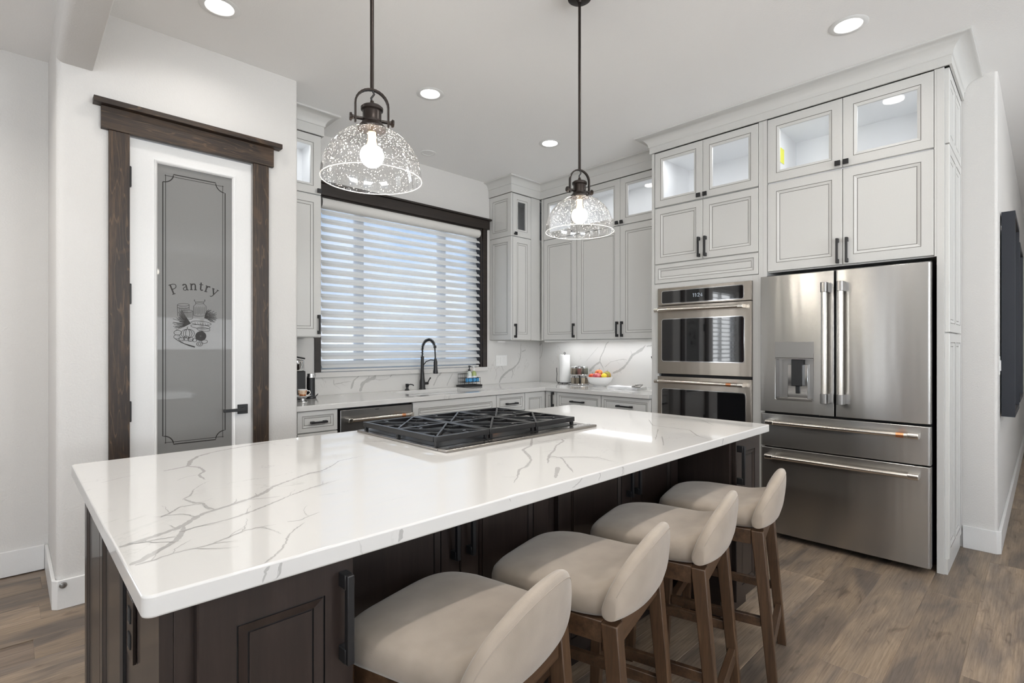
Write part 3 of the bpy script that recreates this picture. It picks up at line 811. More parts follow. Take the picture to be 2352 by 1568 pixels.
ETCH= [(1,[(0.7317,1.5112),(0.7288,1.5078),(0.7207,1.5047),(0.7091,1.5026),(0.6962,1.5019),(0.6847,1.5027),(0.6768,1.5048),(0.674,1.5079),(0.6768,1.5113),(0.6847,1.5144),(0.6962,1.5165),(0.7091,1.5173),(0.7207,1.5165),(0.7288,1.5143),(0.7317,1.5112)]),(1,[(0.674,1.5079),(0.6754,1.4442)]),(1,[(0.7317,1.5112),(0.731,1.4818)]),(1,[(0.7317,1.4986),(0.731,1.4969),(0.7288,1.4952),(0.7253,1.4936),(0.7207,1.4921),(0.7152,1.4909),(0.7091,1.4901),(0.7026,1.4895),(0.6962,1.4894),(0.6902,1.4896),(0.6847,1.4902),(0.6802,1.4912),(0.6768,1.4924),(0.6747,1.4939),(0.674,1.4955)]),(1,[(0.7486,1.4759),(0.7459,1.4729),(0.7386,1.4702),(0.728,1.4684),(0.7164,1.4678),(0.7059,1.4686),(0.6987,1.4706),(0.6962,1.4734),(0.6987,1.4764),(0.7059,1.4791),(0.7164,1.4809),(0.728,1.4815),(0.7386,1.4807),(0.7459,1.4787),(0.7486,1.4759)]),(1,[(0.6962,1.4734),(0.6962,1.4342)]),(1,[(0.7486,1.4759),(0.7486,1.4363)]),(1,[(0.7486,1.4363),(0.7479,1.4346),(0.7459,1.4329),(0.7428,1.4313),(0.7386,1.43),(0.7336,1.4289),(0.728,1.4281),(0.7222,1.4277),(0.7164,1.4277),(0.7109,1.428),(0.7059,1.4287),(0.7018,1.4298),(0.6987,1.4311),(0.6968,1.4326),(0.6962,1.4342)]),(1,[(0.7574,1.5423),(0.7604,1.5298),(0.8068,1.5327),(0.8099,1.5457)]),(1,[(0.7634,1.5291),(0.7634,1.5173),(0.7523,1.504),(0.7523,1.4533)]),(1,[(0.8038,1.5316),(0.8038,1.5197),(0.8167,1.5076),(0.8167,1.469)]),(1,[(0.8133,1.4556),(0.8105,1.454),(0.8067,1.4525),(0.8019,1.4511),(0.7965,1.45),(0.7905,1.4492),(0.7843,1.4488),(0.778,1.4486),(0.772,1.4488),(0.7665,1.4494),(0.7616,1.4502),(0.7576,1.4513),(0.7547,1.4527),(0.7529,1.4542),(0.7523,1.4559)]),(0.8,[(0.8038,1.5239),(0.8018,1.522),(0.7961,1.5202),(0.788,1.5189),(0.779,1.5183),(0.7709,1.5187),(0.7653,1.5198),(0.7634,1.5215),(0.7653,1.5235),(0.7709,1.5253),(0.779,1.5266),(0.788,1.5272),(0.7961,1.5268),(0.8018,1.5257),(0.8038,1.5239)]),(1.4,[(0.7574,1.5423),(0.7574,1.5322)]),(1.4,[(0.8099,1.5457),(0.8099,1.5354)]),(1.1,[(0.8076,1.4386),(0.8137,1.4689),(0.8236,1.4848)]),(1.1,[(0.8076,1.4386),(0.8168,1.4714),(0.8298,1.49)]),(1.1,[(0.8076,1.4386),(0.8181,1.4691),(0.8324,1.4853)]),(1.1,[(0.8076,1.4386),(0.8212,1.4705),(0.8388,1.4881)]),(1.1,[(0.8076,1.4386),(0.8234,1.4697),(0.8431,1.4865)]),(1.1,[(0.8076,1.4386),(0.8212,1.4638),(0.8388,1.4747)]),(1.1,[(0.8076,1.4386),(0.8222,1.4624),(0.8407,1.4718)]),(1.1,[(0.8076,1.4386),(0.8305,1.4672),(0.8575,1.4816)]),(1.1,[(0.8076,1.4386),(0.8268,1.4617),(0.85,1.4705)]),(1.1,[(0.8076,1.4386),(0.8277,1.4601),(0.8518,1.4673)]),(1.1,[(0.8076,1.4386),(0.8365,1.4625),(0.8696,1.4722)]),(1.1,[(0.8076,1.4386),(0.832,1.4581),(0.8605,1.4632)]),(1.1,[(0.8076,1.4386),(0.8368,1.4575),(0.8702,1.4621)]),(1.1,[(0.8076,1.4386),(0.8334,1.4543),(0.8634,1.4557)]),(1.1,[(0.8076,1.4386),(0.8356,1.4527),(0.8679,1.4524)]),(1.1,[(0.8076,1.4386),(0.8302,1.4501),(0.857,1.4471)]),(1.1,[(0.8076,1.4386),(0.8358,1.4484),(0.8683,1.4438)]),(1.1,[(0.8076,1.4386),(0.8383,1.4461),(0.8734,1.4391)]),(1.1,[(0.8076,1.4386),(0.834,1.4443),(0.8647,1.4355)]),(1.1,[(0.8076,1.4386),(0.8359,1.4418),(0.8685,1.4304)]),(1.1,[(0.8076,1.4386),(0.8344,1.4399),(0.8653,1.4266)]),(1.1,[(0.8076,1.4386),(0.8271,1.4403),(0.8507,1.4275)]),(1.1,[(0.8076,1.4386),(0.8331,1.4355),(0.8628,1.4177)]),(1.1,[(0.8076,1.4386),(0.8302,1.4345),(0.8569,1.4157)]),(1.1,[(0.8076,1.4386),(0.8262,1.4346),(0.8489,1.416)]),(1.1,[(0.8076,1.4386),(0.8226,1.4351),(0.8416,1.417)]),(1.1,[(0.7383,1.4064),(0.702,1.3845),(0.6664,1.367)]),(1.1,[(0.7383,1.4064),(0.7076,1.3901),(0.6774,1.3781)]),(1.1,[(0.7383,1.4064),(0.7022,1.3897),(0.6668,1.3774)]),(1.1,[(0.7383,1.4064),(0.6984,1.3905),(0.6592,1.379)]),(1.1,[(0.7383,1.4064),(0.7006,1.3937),(0.6636,1.3853)]),(1.1,[(0.7383,1.4064),(0.696,1.3947),(0.6545,1.3872)]),(1.1,[(0.7383,1.4064),(0.7056,1.3992),(0.6734,1.3962)]),(1.1,[(0.7383,1.4064),(0.6973,1.3997),(0.6571,1.3972)]),(1.1,[(0.7383,1.4064),(0.704,1.4027),(0.6704,1.4031)]),(1.1,[(0.7383,1.4064),(0.6942,1.404),(0.6511,1.4058)]),(1.1,[(0.7383,1.4064),(0.6954,1.4064),(0.6533,1.4105)]),(1.1,[(0.7383,1.4064),(0.7109,1.4079),(0.684,1.4135)]),(1.1,[(0.7383,1.4064),(0.7104,1.4095),(0.6829,1.4167)]),(1.1,[(0.7383,1.4064),(0.7091,1.4113),(0.6804,1.4202)]),(1.1,[(0.7383,1.4064),(0.6952,1.4161),(0.6531,1.4296)]),(1.1,[(0.7383,1.4064),(0.7059,1.4156),(0.6741,1.4288)]),(1.1,[(0.7383,1.4064),(0.7032,1.4186),(0.6686,1.4347)]),(1.1,[(0.7383,1.4064),(0.7099,1.4181),(0.6819,1.4338)]),(1.1,[(0.7383,1.4064),(0.7072,1.4214),(0.6765,1.4402)]),(1.1,[(0.7383,1.4064),(0.7103,1.422),(0.6827,1.4414)]),(1.1,[(0.7383,1.4064),(0.712,1.4231),(0.686,1.4438)]),(1.1,[(0.7383,1.4064),(0.7095,1.4272),(0.6812,1.4518)]),(1.1,[(0.7383,1.4064),(0.711,1.4287),(0.684,1.4549)]),(1.1,[(0.7383,1.4064),(0.7081,1.4343),(0.6784,1.466)]),(1.1,[(0.7383,1.4064),(0.7129,1.433),(0.6878,1.4634)]),(1.1,[(0.7383,1.4064),(0.7117,1.4379),(0.6855,1.4731)]),(1.1,[(0.7383,1.4064),(0.7146,1.4383),(0.6913,1.474)]),(1.1,[(0.7383,1.4064),(0.7154,1.4417),(0.6928,1.4808)]),(1.2,[(0.842,1.4057),(0.8388,1.4021),(0.8298,1.3995),(0.816,1.3981),(0.7991,1.3982),(0.7814,1.3997),(0.7648,1.4023),(0.7514,1.4059),(0.7428,1.4099),(0.7397,1.4139),(0.7428,1.4174),(0.7514,1.42),(0.7648,1.4214),(0.7814,1.4214),(0.7991,1.42),(0.816,1.4174),(0.8298,1.4138),(0.8388,1.4098),(0.842,1.4057)]),(1.2,[(0.8374,1.385),(0.8343,1.3815),(0.8255,1.3789),(0.8122,1.3775),(0.7959,1.3776),(0.7787,1.3792),(0.7626,1.3819),(0.7496,1.3855),(0.7412,1.3895),(0.7383,1.3935),(0.7412,1.397),(0.7496,1.3996),(0.7626,1.4009),(0.7787,1.4009),(0.7959,1.3995),(0.8122,1.3968),(0.8255,1.3932),(0.8343,1.3891),(0.8374,1.385)]),(1.2,[(0.8358,1.3714),(0.8338,1.3677),(0.8279,1.3649),(0.819,1.3632),(0.8081,1.3629),(0.7965,1.3639),(0.7857,1.3662),(0.777,1.3695),(0.7713,1.3733),(0.7693,1.3773),(0.7713,1.3809),(0.777,1.3837),(0.7857,1.3854),(0.7965,1.3858),(0.8081,1.3848),(0.819,1.3825),(0.8279,1.3793),(0.8338,1.3754),(0.8358,1.3714)]),(0.5,[(0.6818,1.4942),(0.6818,1.4627)]),(0.5,[(0.6868,1.492),(0.6868,1.4629)]),(0.5,[(0.6919,1.4898),(0.6919,1.4632)]),(0.5,[(0.6969,1.4951),(0.6969,1.4634)]),(0.5,[(0.7019,1.4928),(0.7019,1.4636)]),(0.5,[(0.707,1.4906),(0.707,1.4639)]),(0.5,[(0.712,1.4959),(0.712,1.4641)]),(0.5,[(0.7171,1.4936),(0.7171,1.4643)]),(0.5,[(0.7222,1.4914),(0.7222,1.4646)]),(0.5,[(0.7574,1.5034),(0.7574,1.4561)]),(0.5,[(0.7626,1.4986),(0.7626,1.4597)]),(0.5,[(0.7678,1.504),(0.7678,1.4633)]),(0.5,[(0.773,1.4992),(0.773,1.4568)]),(0.5,[(0.7783,1.5046),(0.7783,1.4604)]),(0.5,[(0.7835,1.4998),(0.7835,1.464)]),(0.5,[(0.7887,1.5052),(0.7887,1.4575)]),(0.5,[(0.794,1.5003),(0.794,1.4611)]),(0.5,[(0.7993,1.5057),(0.7993,1.4648)]),(0.5,[(0.8046,1.5009),(0.8046,1.4582)]),(0.5,[(0.8099,1.5063),(0.8099,1.4618)]),(0.5,[(0.7019,1.467),(0.7019,1.4369)]),(0.5,[(0.7077,1.4672),(0.7077,1.4372)]),(0.5,[(0.7135,1.4675),(0.7135,1.4374)]),(0.5,[(0.7193,1.4678),(0.7193,1.4376)]),(0.5,[(0.7251,1.4681),(0.7251,1.4379)]),(0.5,[(0.731,1.4684),(0.731,1.4381)]),(0.5,[(0.7368,1.4686),(0.7368,1.4384)]),(0.5,[(0.7427,1.4689),(0.7427,1.4386)]),(0.5,[(0.6754,1.3339),(0.6818,1.3249)]),(0.5,[(0.6833,1.3224),(0.6897,1.3051)]),(0.5,[(0.6911,1.33),(0.6976,1.3093)]),(0.5,[(0.699,1.3185),(0.7055,1.3135)]),(0.5,[(0.707,1.3261),(0.7135,1.3178)]),(0.5,[(0.7149,1.3337),(0.7215,1.3221)]),(0.5,[(0.7229,1.3221),(0.7295,1.302)]),(0.5,[(0.731,1.3298),(0.7375,1.3063)]),(0.5,[(0.739,1.3181),(0.7456,1.3106)]),(0.5,[(0.7471,1.3258),(0.7537,1.3149)]),(0.5,[(0.7552,1.3335),(0.7619,1.3192)]),(0.5,[(0.7634,1.3218),(0.77,1.3235)]),(0.7,[(0.7589,1.4156),(0.7634,1.4005)]),(0.7,[(0.7715,1.4143),(0.776,1.3992)]),(0.7,[(0.7842,1.413),(0.7887,1.3979)]),(0.7,[(0.797,1.4118),(0.8016,1.3965)]),(0.7,[(0.8099,1.4105),(0.8144,1.3952)]),(0.7,[(0.8228,1.4092),(0.8274,1.3939)]),(1.1,[(0.7574,1.3496),(0.7541,1.3385),(0.7446,1.3296),(0.7311,1.3245),(0.7162,1.3243),(0.7029,1.329),(0.6937,1.3375),(0.6904,1.3483),(0.6937,1.3592),(0.7029,1.3681),(0.7162,1.3733),(0.7311,1.3737),(0.7446,1.3691),(0.7541,1.3605),(0.7574,1.3496)]),(1.1,[(0.7456,1.3494),(0.7434,1.3383),(0.7373,1.3295),(0.7285,1.3245),(0.7188,1.3244),(0.7101,1.3291),(0.7041,1.3377),(0.7019,1.3485),(0.7041,1.3594),(0.7101,1.3683),(0.7188,1.3733),(0.7285,1.3736),(0.7373,1.3689),(0.7434,1.3603),(0.7456,1.3494)]),(1.1,[(0.7339,1.3491),(0.7329,1.3382),(0.73,1.3294),(0.7259,1.3244),(0.7214,1.3244),(0.7173,1.3292),(0.7145,1.3379),(0.7135,1.3487),(0.7145,1.3597),(0.7173,1.3685),(0.7214,1.3734),(0.7259,1.3735),(0.73,1.3688),(0.7329,1.3601),(0.7339,1.3491)]),(1.5,[(0.7237,1.3724),(0.7207,1.3824),(0.7266,1.3876)]),(2.6,[(0.8144,1.3361),(0.8119,1.3249),(0.8047,1.3159),(0.7944,1.3108),(0.7831,1.3107),(0.7729,1.3156),(0.7659,1.3243),(0.7634,1.3353),(0.7659,1.3464),(0.7729,1.3553),(0.7831,1.3605),(0.7944,1.3607),(0.8047,1.356),(0.8119,1.3472),(0.8144,1.3361)]),(2.6,[(0.8106,1.336),(0.8085,1.3264),(0.8024,1.3185),(0.7936,1.3142),(0.7839,1.3141),(0.7752,1.3182),(0.7692,1.3258),(0.7671,1.3354),(0.7692,1.345),(0.7752,1.3527),(0.7839,1.3572),(0.7936,1.3574),(0.8024,1.3533),(0.8085,1.3457),(0.8106,1.336)]),(2.6,[(0.8068,1.336),(0.805,1.3278),(0.8,1.3212),(0.7928,1.3175),(0.7847,1.3174),(0.7775,1.3209),(0.7726,1.3273),(0.7708,1.3354),(0.7726,1.3435),(0.7775,1.3501),(0.7847,1.3539),(0.7928,1.354),(0.8,1.3506),(0.805,1.3441),(0.8068,1.336)]),(2.6,[(0.8023,1.3359),(0.801,1.3292),(0.7972,1.3238),(0.7918,1.3208),(0.7857,1.3207),(0.7803,1.3236),(0.7766,1.3289),(0.7753,1.3355),(0.7766,1.3421),(0.7803,1.3475),(0.7857,1.3506),(0.7918,1.3507),(0.7972,1.3478),(0.801,1.3426),(0.8023,1.3359)]),(2.6,[(0.7978,1.3358),(0.7969,1.331),(0.7944,1.3271),(0.7907,1.3249),(0.7867,1.3249),(0.7831,1.327),(0.7806,1.3308),(0.7797,1.3356),(0.7806,1.3404),(0.7831,1.3443),(0.7867,1.3465),(0.7907,1.3465),(0.7944,1.3445),(0.7969,1.3406),(0.7978,1.3358)]),(2.6,[(0.7925,1.3358),(0.7921,1.3332),(0.7911,1.3311),(0.7896,1.3299),(0.7879,1.3299),(0.7864,1.331),(0.7854,1.3331),(0.785,1.3356),(0.7854,1.3382),(0.7864,1.3403),(0.7879,1.3415),(0.7896,1.3415),(0.7911,1.3404),(0.7921,1.3383),(0.7925,1.3358)]),(2.0,[(0.7775,1.361),(0.7857,1.3552),(0.7948,1.3656),(0.8038,1.3556)]),(1.2,[(0.694,1.3534),(0.6922,1.3476),(0.687,1.3428),(0.6796,1.3401),(0.6713,1.34),(0.6639,1.3424),(0.6588,1.3469),(0.657,1.3526),(0.6588,1.3584),(0.6639,1.3631),(0.6713,1.3658),(0.6796,1.366),(0.687,1.3636),(0.6922,1.3591),(0.694,1.3534)]),(1.2,[(0.6876,1.33),(0.686,1.3249),(0.6816,1.3208),(0.6754,1.3185),(0.6684,1.3184),(0.6622,1.3206),(0.6578,1.3245),(0.6563,1.3295),(0.6578,1.3346),(0.6622,1.3386),(0.6684,1.341),(0.6754,1.3411),(0.6816,1.339),(0.686,1.335),(0.6876,1.33)]),(1.2,[(0.7091,1.3169),(0.7077,1.3125),(0.7037,1.309),(0.6979,1.307),(0.6915,1.307),(0.6858,1.3089),(0.6818,1.3123),(0.6804,1.3166),(0.6818,1.3209),(0.6858,1.3244),(0.6915,1.3264),(0.6979,1.3265),(0.7037,1.3247),(0.7077,1.3212),(0.7091,1.3169)]),(1.2,[(0.7295,1.3222),(0.7282,1.3163),(0.7246,1.3116),(0.7193,1.309),(0.7135,1.3089),(0.7083,1.3115),(0.7047,1.3161),(0.7034,1.3219),(0.7047,1.3277),(0.7083,1.3324),(0.7135,1.335),(0.7193,1.3351),(0.7246,1.3326),(0.7282,1.328),(0.7295,1.3222)]),(1.2,[(0.7515,1.3174),(0.7502,1.3123),(0.7465,1.3081),(0.7412,1.3058),(0.7353,1.3057),(0.7301,1.308),(0.7264,1.312),(0.7251,1.3171),(0.7264,1.3222),(0.7301,1.3263),(0.7353,1.3287),(0.7412,1.3288),(0.7465,1.3266),(0.7502,1.3225),(0.7515,1.3174)]),(1.2,[(0.7678,1.3125),(0.7668,1.3081),(0.7639,1.3045),(0.7597,1.3025),(0.7551,1.3025),(0.751,1.3044),(0.7481,1.3079),(0.7471,1.3123),(0.7481,1.3167),(0.751,1.3202),(0.7551,1.3222),(0.7597,1.3223),(0.7639,1.3204),(0.7668,1.3169),(0.7678,1.3125)]),(1.2,[(0.7978,1.2906),(0.7963,1.285),(0.7921,1.2806),(0.7861,1.2781),(0.7794,1.2781),(0.7734,1.2805),(0.7693,1.285),(0.7678,1.2905),(0.7693,1.296),(0.7734,1.3004),(0.7794,1.3029),(0.7861,1.303),(0.7921,1.3006),(0.7963,1.2962),(0.7978,1.2906)]),(1.2,[(0.8228,1.3045),(0.8213,1.3),(0.8171,1.2964),(0.811,1.2944),(0.8042,1.2943),(0.7982,1.2963),(0.794,1.2998),(0.7925,1.3042),(0.794,1.3087),(0.7982,1.3123),(0.8042,1.3143),(0.811,1.3144),(0.8171,1.3125),(0.8213,1.3089),(0.8228,1.3045)]),(1.2,[(0.7902,1.2906),(0.7895,1.2876),(0.7874,1.2852),(0.7844,1.2839),(0.7811,1.2839),(0.7781,1.2852),(0.776,1.2876),(0.7753,1.2905),(0.776,1.2934),(0.7781,1.2958),(0.7811,1.2972),(0.7844,1.2972),(0.7874,1.2959),(0.7895,1.2935),(0.7902,1.2906)]),(1.2,[(0.6648,1.3172),(0.7077,1.2927),(0.7589,1.276)]),(1.2,[(0.6705,1.3132),(0.7135,1.2894),(0.7589,1.2748)]),(1.2,[(0.6761,1.3091),(0.7193,1.286),(0.7589,1.2735)]),(1.2,[(0.6818,1.305),(0.7251,1.2827),(0.7589,1.2722)]),(1.2,[(0.6876,1.3009),(0.731,1.2794),(0.7589,1.271)])]

# ================================================================== SETTING
CT, CB, CEIL, WY, WX, PY = 0.889, 0.853, 2.975, 4.05, 4.37, 3.345
PX0, PX1 = 0.165, 1.331
XL, YR, XR = -4.0, -4.2, 9.6

# floor: a base and laid planks
floor = sobj('floor', MB().box(XL, XR, YR, WY + 0.15, -0.12, -0.004), 'floorbase', 'grey brown oak look plank floor')
PW, PL = 0.203, 1.52
pm = bpy.data.meshes.new('plank')
bm = bmesh.new()
e = 0.0012
vs_ = [bm.verts.new(p) for p in [(0, 0, -0.004), (PL, 0, -0.004), (PL, PW, -0.004), (0, PW, -0.004),
                                 (0, 0, -e), (PL, 0, -e), (PL, PW, -e), (0, PW, -e),
                                 (e * 1.5, e * 1.5, 0), (PL - e * 1.5, e * 1.5, 0), (PL - e * 1.5, PW - e * 1.5, 0), (e * 1.5, PW - e * 1.5, 0)]]
for q in ((0, 1, 5, 4), (1, 2, 6, 5), (2, 3, 7, 6), (3, 0, 4, 7), (4, 5, 9, 8), (5, 6, 10, 9), (6, 7, 11, 10), (7, 4, 8, 11), (8, 9, 10, 11)):
    bm.faces.new([vs_[i] for i in q])
bm.to_mesh(pm); bm.free()
pm.materials.append(M['plank'])
rp = random.Random(5)
fo = floor.location
row = 0
y = -1.39
while y < WY - 0.05:
    shift = rp.uniform(0, PL)
    x = -1.2 - shift
    while x < 8.6:
        x1, y1 = x + PL, y + PW
        hidden = (x > 0.25 and x1 < 2.6 and y > 1.3) or (y > 1.45 and x > 0.25) or (x > 4.37 and y > 0.21) or (x1 < -0.2 and y < 2.4) or (x1 < 0.2 and y < 2.9) or (y < -0.75 and x < 1.0)
        if x1 > XL + 0.1 and not hidden and y1 < 4.05:
            p = bpy.data.objects.new('plank', pm)
            COL.objects.link(p)
            p.parent = floor
            p.location = (x - fo.x, y - fo.y, 0 - fo.z)
        x += PL
    y += PW
    row += 1

# ceilings
sobj('ceiling', MB().box(PX0, XR, YR, WY + 0.15, CEIL, CEIL + 0.1), 'ceil', 'smooth pale grey kitchen ceiling')
sobj('ceiling_side', MB().box(XL, PX0, YR, WY + 0.15, 2.915, CEIL + 0.1), 'ceil', 'pale ceiling of the side room beyond the beam')
# dropped beam with a bullnose edge
mb = MB()
mb.prism([(p, q) for p, q in rounded(PX0 - 0.002, 0.305, 2.66, CEIL - 0.001, [0.035, 0.008, 0, 0], 6)], YR, PY, 'y', sm=True)
sobj('trim_beam', mb, 'wall', 'white dropped ceiling beam with a rounded edge')

# kitchen window wall with its opening
WX0, WX1, WZ0, WZ1 = 1.785, 3.49, 1.072, 2.49
mb = MB()
us = [PX1, WX0, WX1, WX + 0.15]; zs = [0, WZ0, WZ1, CEIL]
mb.cells(us, zs, {(1, 1)}, WY, WY + 0.2, 'y')
sobj('wall_back', mb, 'wall', 'white textured wall around the kitchen window')
# wall behind the tall cabinets, ending at the hall
sobj('wall_right', MB().box(WX, WX + 0.15, 0.225, WY + 0.2, 0, CEIL), 'wall', 'white wall behind the tall grey cabinets')
mb = MB()
mb.prism(rounded(WX + 0.0005, XR, 0.21, 0.36, [0.02, 0, 0, 0], 5), 0, CEIL, 'z', sm=True)
sobj('wall_hall', mb, 'wall', 'white hall wall holding framed mirrors')
# pantry wall (around its door) and its two returns
DX0, DX1, DZ1 = 0.453, 1.058, 2.385
mb = MB()
mb.prism(rounded(PX0, DX0, PY, PY + 0.115, [0.032, 0, 0, 0], 6), 0, CEIL, 'z', sm=True)
mb.prism(rounded(DX1, PX1, PY, PY + 0.115, [0, 0.016, 0, 0], 6), 0, CEIL, 'z', sm=True)
mb.box(DX0, DX1, PY, PY + 0.115, DZ1, CEIL)
mb.box(PX0, PX0 + 0.115, PY + 0.115, WY - 0.03, 0, CEIL)
mb.box(PX1 - 0.115, PX1, PY + 0.115, WY, 0, CEIL)
sobj('wall_pantry', mb, 'wall', 'white textured wall with the pantry door')
# side room wall with a window out of the picture
mb = MB()
mb.cells([XL, -2.35, -1.15, PX0 + 0.115], [0, 0.85, 2.3, 2.915], {(1, 1)}, 4.02, 4.2, 'y')
sobj('wall_side', mb, 'wall', 'white wall of the side room left of the pantry')
# rear and left walls of the open living area, with windows
mb = MB()
mb.cells([XL - 0.2, -2.4, 0.0, 1.4, 3.8, XR], [0, 0.55, 2.5, CEIL], {(1, 1), (3, 1)}, YR - 0.2, YR, 'y')
sobj('wall_rear', mb, 'wall', 'white living room wall behind the viewer')
mb = MB()
mb.cells([YR, -2.75, -0.45, 1.45, 2.75, 4.02], [0, 0.7, 2.4, 2.915], {(1, 1), (3, 1)}, XL - 0.2, XL, 'x')
sobj('wall_left', mb, 'wall', 'white living room wall far to the left')
sobj('wall_end', MB().box(XR, XR + 0.1, YR, 0.36, 0, CEIL), 'wall', 'white wall at the far end of the hall')

def blinds(x0, x1, z0, z1, y, along, n, label, name='window_blind'):
    root = thing(name, (x0, y, z1) if along == 'x' else (y, x0, z1), label, 'blind')
    for i in range(n):
        z = z0 + (z1 - z0) * (i + 0.5) / n
        mb = MB()
        if along == 'x':
            mb.hexa([(x0, y - 0.02, z - 0.012), (x1, y - 0.02, z - 0.012), (x1, y + 0.02, z + 0.010), (x0, y + 0.02, z + 0.010)],
                    [(x0, y - 0.02, z - 0.009), (x1, y - 0.02, z - 0.009), (x1, y + 0.02, z + 0.013), (x0, y + 0.02, z + 0.013)])
        else:
            mb.hexa([(y - 0.02, x0, z + 0.010), (y - 0.02, x1, z + 0.010), (y + 0.02, x1, z - 0.012), (y + 0.02, x0, z - 0.012)],
                    [(y - 0.02, x0, z + 0.013), (y - 0.02, x1, z + 0.013), (y + 0.02, x1, z - 0.009), (y + 0.02, x0, z - 0.009)])
        obj('slat', mb, 'whitep', root)
    return root
blinds(-2.33, -1.17, 0.9, 2.26, 4.06, 'x', 18, 'white slatted blind in the side room window')
blinds(1.47, 2.73, 0.73, 2.37, -4.05, 'y', 20, 'white slatted blind in the far left living room window')

def plain_window(name, u0, u1, z0, z1, d, along, label):
    r = struct(name, (u0, d, z0) if along == 'x' else (d, u0, z0), label)
    mb = MB()
    t = 0.05
    for a, b, c, e in ((u0, u1, z0, z0 + t), (u0, u1, z1 - t, z1), (u0, u0 + t, z0 + t, z1 - t), (u1 - t, u1, z0 + t, z1 - t), ((u0 + u1) / 2 - t / 2, (u0 + u1) / 2 + t / 2, z0 + t, z1 - t)):
        if along == 'x': mb.box(a, b, d - 0.03, d + 0.03, c, e)
        else: mb.box(d - 0.03, d + 0.03, a, b, c, e)
    obj('window_frame', mb, 'whitep', r)
    for a, b in ((u0 + t, (u0 + u1) / 2 - t / 2), ((u0 + u1) / 2 + t / 2, u1 - t)):
        g = MB()
        if along == 'x': g.box(a, b, d - 0.004, d + 0.004, z0 + t, z1 - t)
        else: g.box(d - 0.004, d + 0.004, a, b, z0 + t, z1 - t)
        obj('pane', g, 'winglass', r)
plain_window('window_2', -2.35, -1.15, 0.85, 2.3, 4.12, 'x', 'side room window')
plain_window('window_3', -2.4, 0.0, 0.55, 2.5, YR - 0.08, 'x', 'living room window behind the viewer')
plain_window('window_4', 1.4, 3.8, 0.55, 2.5, YR - 0.08, 'x', 'second living room window behind the viewer')
plain_window('window_5', -2.75, -0.45, 0.7, 2.4, XL - 0.08, 'y', 'wide left living room window')
plain_window('window_6', 1.45, 2.75, 0.7, 2.4, XL - 0.08, 'y', 'far left living room window')

# baseboards
def base_run(name, x0, x1, y0, y1, label, h=0.14):
    sobj(name, MB().box(x0, x1, y0, y1, 0, h), 'trim', label, 0.003)
base_run('baseboard_side', XL, PX0 - 0.016, 4.004, 4.02, 'white baseboard along the side room wall')
base_run('baseboard_return', PX0 - 0.016, PX0 - 0.0002, PY + 0.03, 4.004, 'white baseboard on the pantry wall return')
mb = MB()
mb.prism([(PX0 - 0.016, PY + 0.03), (PX0 - 0.016, PY + 0.004), (PX0 + 0.004, PY - 0.016), (0.36, PY - 0.016), (0.36, PY - 0.0005), (PX0 + 0.012, PY - 0.0005), (PX0 - 0.0005, PY + 0.012), (PX0 - 0.0005, PY + 0.03)], 0, 0.14)
sobj('baseboard_pantry', mb, 'trim', 'white baseboard wrapping the pantry wall corner', 0.002)
sobj('baseboard_pantry_right', MB().box(1.15, PX1 - 0.01, PY - 0.016, PY - 0.0005, 0, 0.14), 'trim', 'white baseboard right of the pantry door')
mb = MB()
mb.prism([(WX - 0.016, 0.372), (WX - 0.016, 0.214), (WX + 0.006, 0.193), (XR, 0.193), (XR, 0.2095), (WX + 0.012, 0.2095), (WX - 0.0005, 0.222), (WX - 0.0005, 0.372)], 0, 0.14)
sobj('baseboard_hall', mb, 'trim', 'white baseboard turning into the hall', 0.002)
mb = MB().lathe([(0, 0), (0.012, 0), (0.015, 0.006), (0.010, 0.016), (0, 0.018)], (0.19, PY - 0.0162, 0.117), 16, axis='y')
for i, p in enumerate(mb.v): mb.v[i] = (p[0], 2 * (PY - 0.0162) - p[1], p[2])
tag(obj('door_bumper', mb, 'steeldark'), 'round grey door bumper on the pantry baseboard', 'bumper')

# pantry door casing
c = struct('trim_1', (DX0, PY, 0), 'dark knotty wood casing around the pantry door')
obj('casing_leg', MB().box(0.366, DX0, PY - 0.024, PY - 0.0004, 0, 2.379), 'trimwood', c, 0.0015)
obj('casing_leg', MB().box(DX1, 1.146, PY - 0.024, PY - 0.0004, 0, 2.379), 'trimwood', c, 0.0015)
obj('casing_head', MB().box(0.335, 1.174, PY - 0.028, PY - 0.0004, 2.380, 2.494), 'trimwoodx', c, 0.0015)
obj('casing_cap', MB().box(0.303, 1.214, PY - 0.062, PY - 0.0004, 2.495, 2.523), 'trimwoodx', c, 0.0015)
# pantry door
dr = struct('door_1', (0.457, PY + 0.02, 0.008), 'white pantry door with a tall etched glass pane')
GX0, GX1, GZ0, GZ1 = 0.574, 0.957, 0.66, 2.277
mb = MB()
mb.cells([0.456, GX0 - 0.006, GX1 + 0.006, 1.055], [0.008, GZ0 - 0.006, GZ1 + 0.006, 2.374], {(1, 1)}, PY + 0.012, PY + 0.05, 'y')
obj('door_slab', mb, 'trim', dr)
f = Face(PY + 0.012, 'x')
mb = MB()
f.rings(mb, GX0 - 0.010, GX1 + 0.010, GZ0 - 0.010, GZ1 + 0.010, [(0, 0.0, 0), (0.002, 0.006, 0), (0.008, 0.004, 0), (0.012, -0.002, 0), (0.016, -0.006, 0), (0.016, -0.02, 0)], cap=False)
obj('glass_bead', mb, 'trim', dr)
pane = obj('pane', MB().box(GX0 - 0.004, GX1 + 0.004, PY + 0.024, PY + 0.034, GZ0 - 0.004, GZ1 + 0.004), 'frost', dr)
PP = lambda a, b, l: (a, PY + 0.024 - l, b)
mb = MB()
BX0, BX1, BZ0, BZ1, RR = 0.606, 0.915, 0.735, 2.228, 0.050
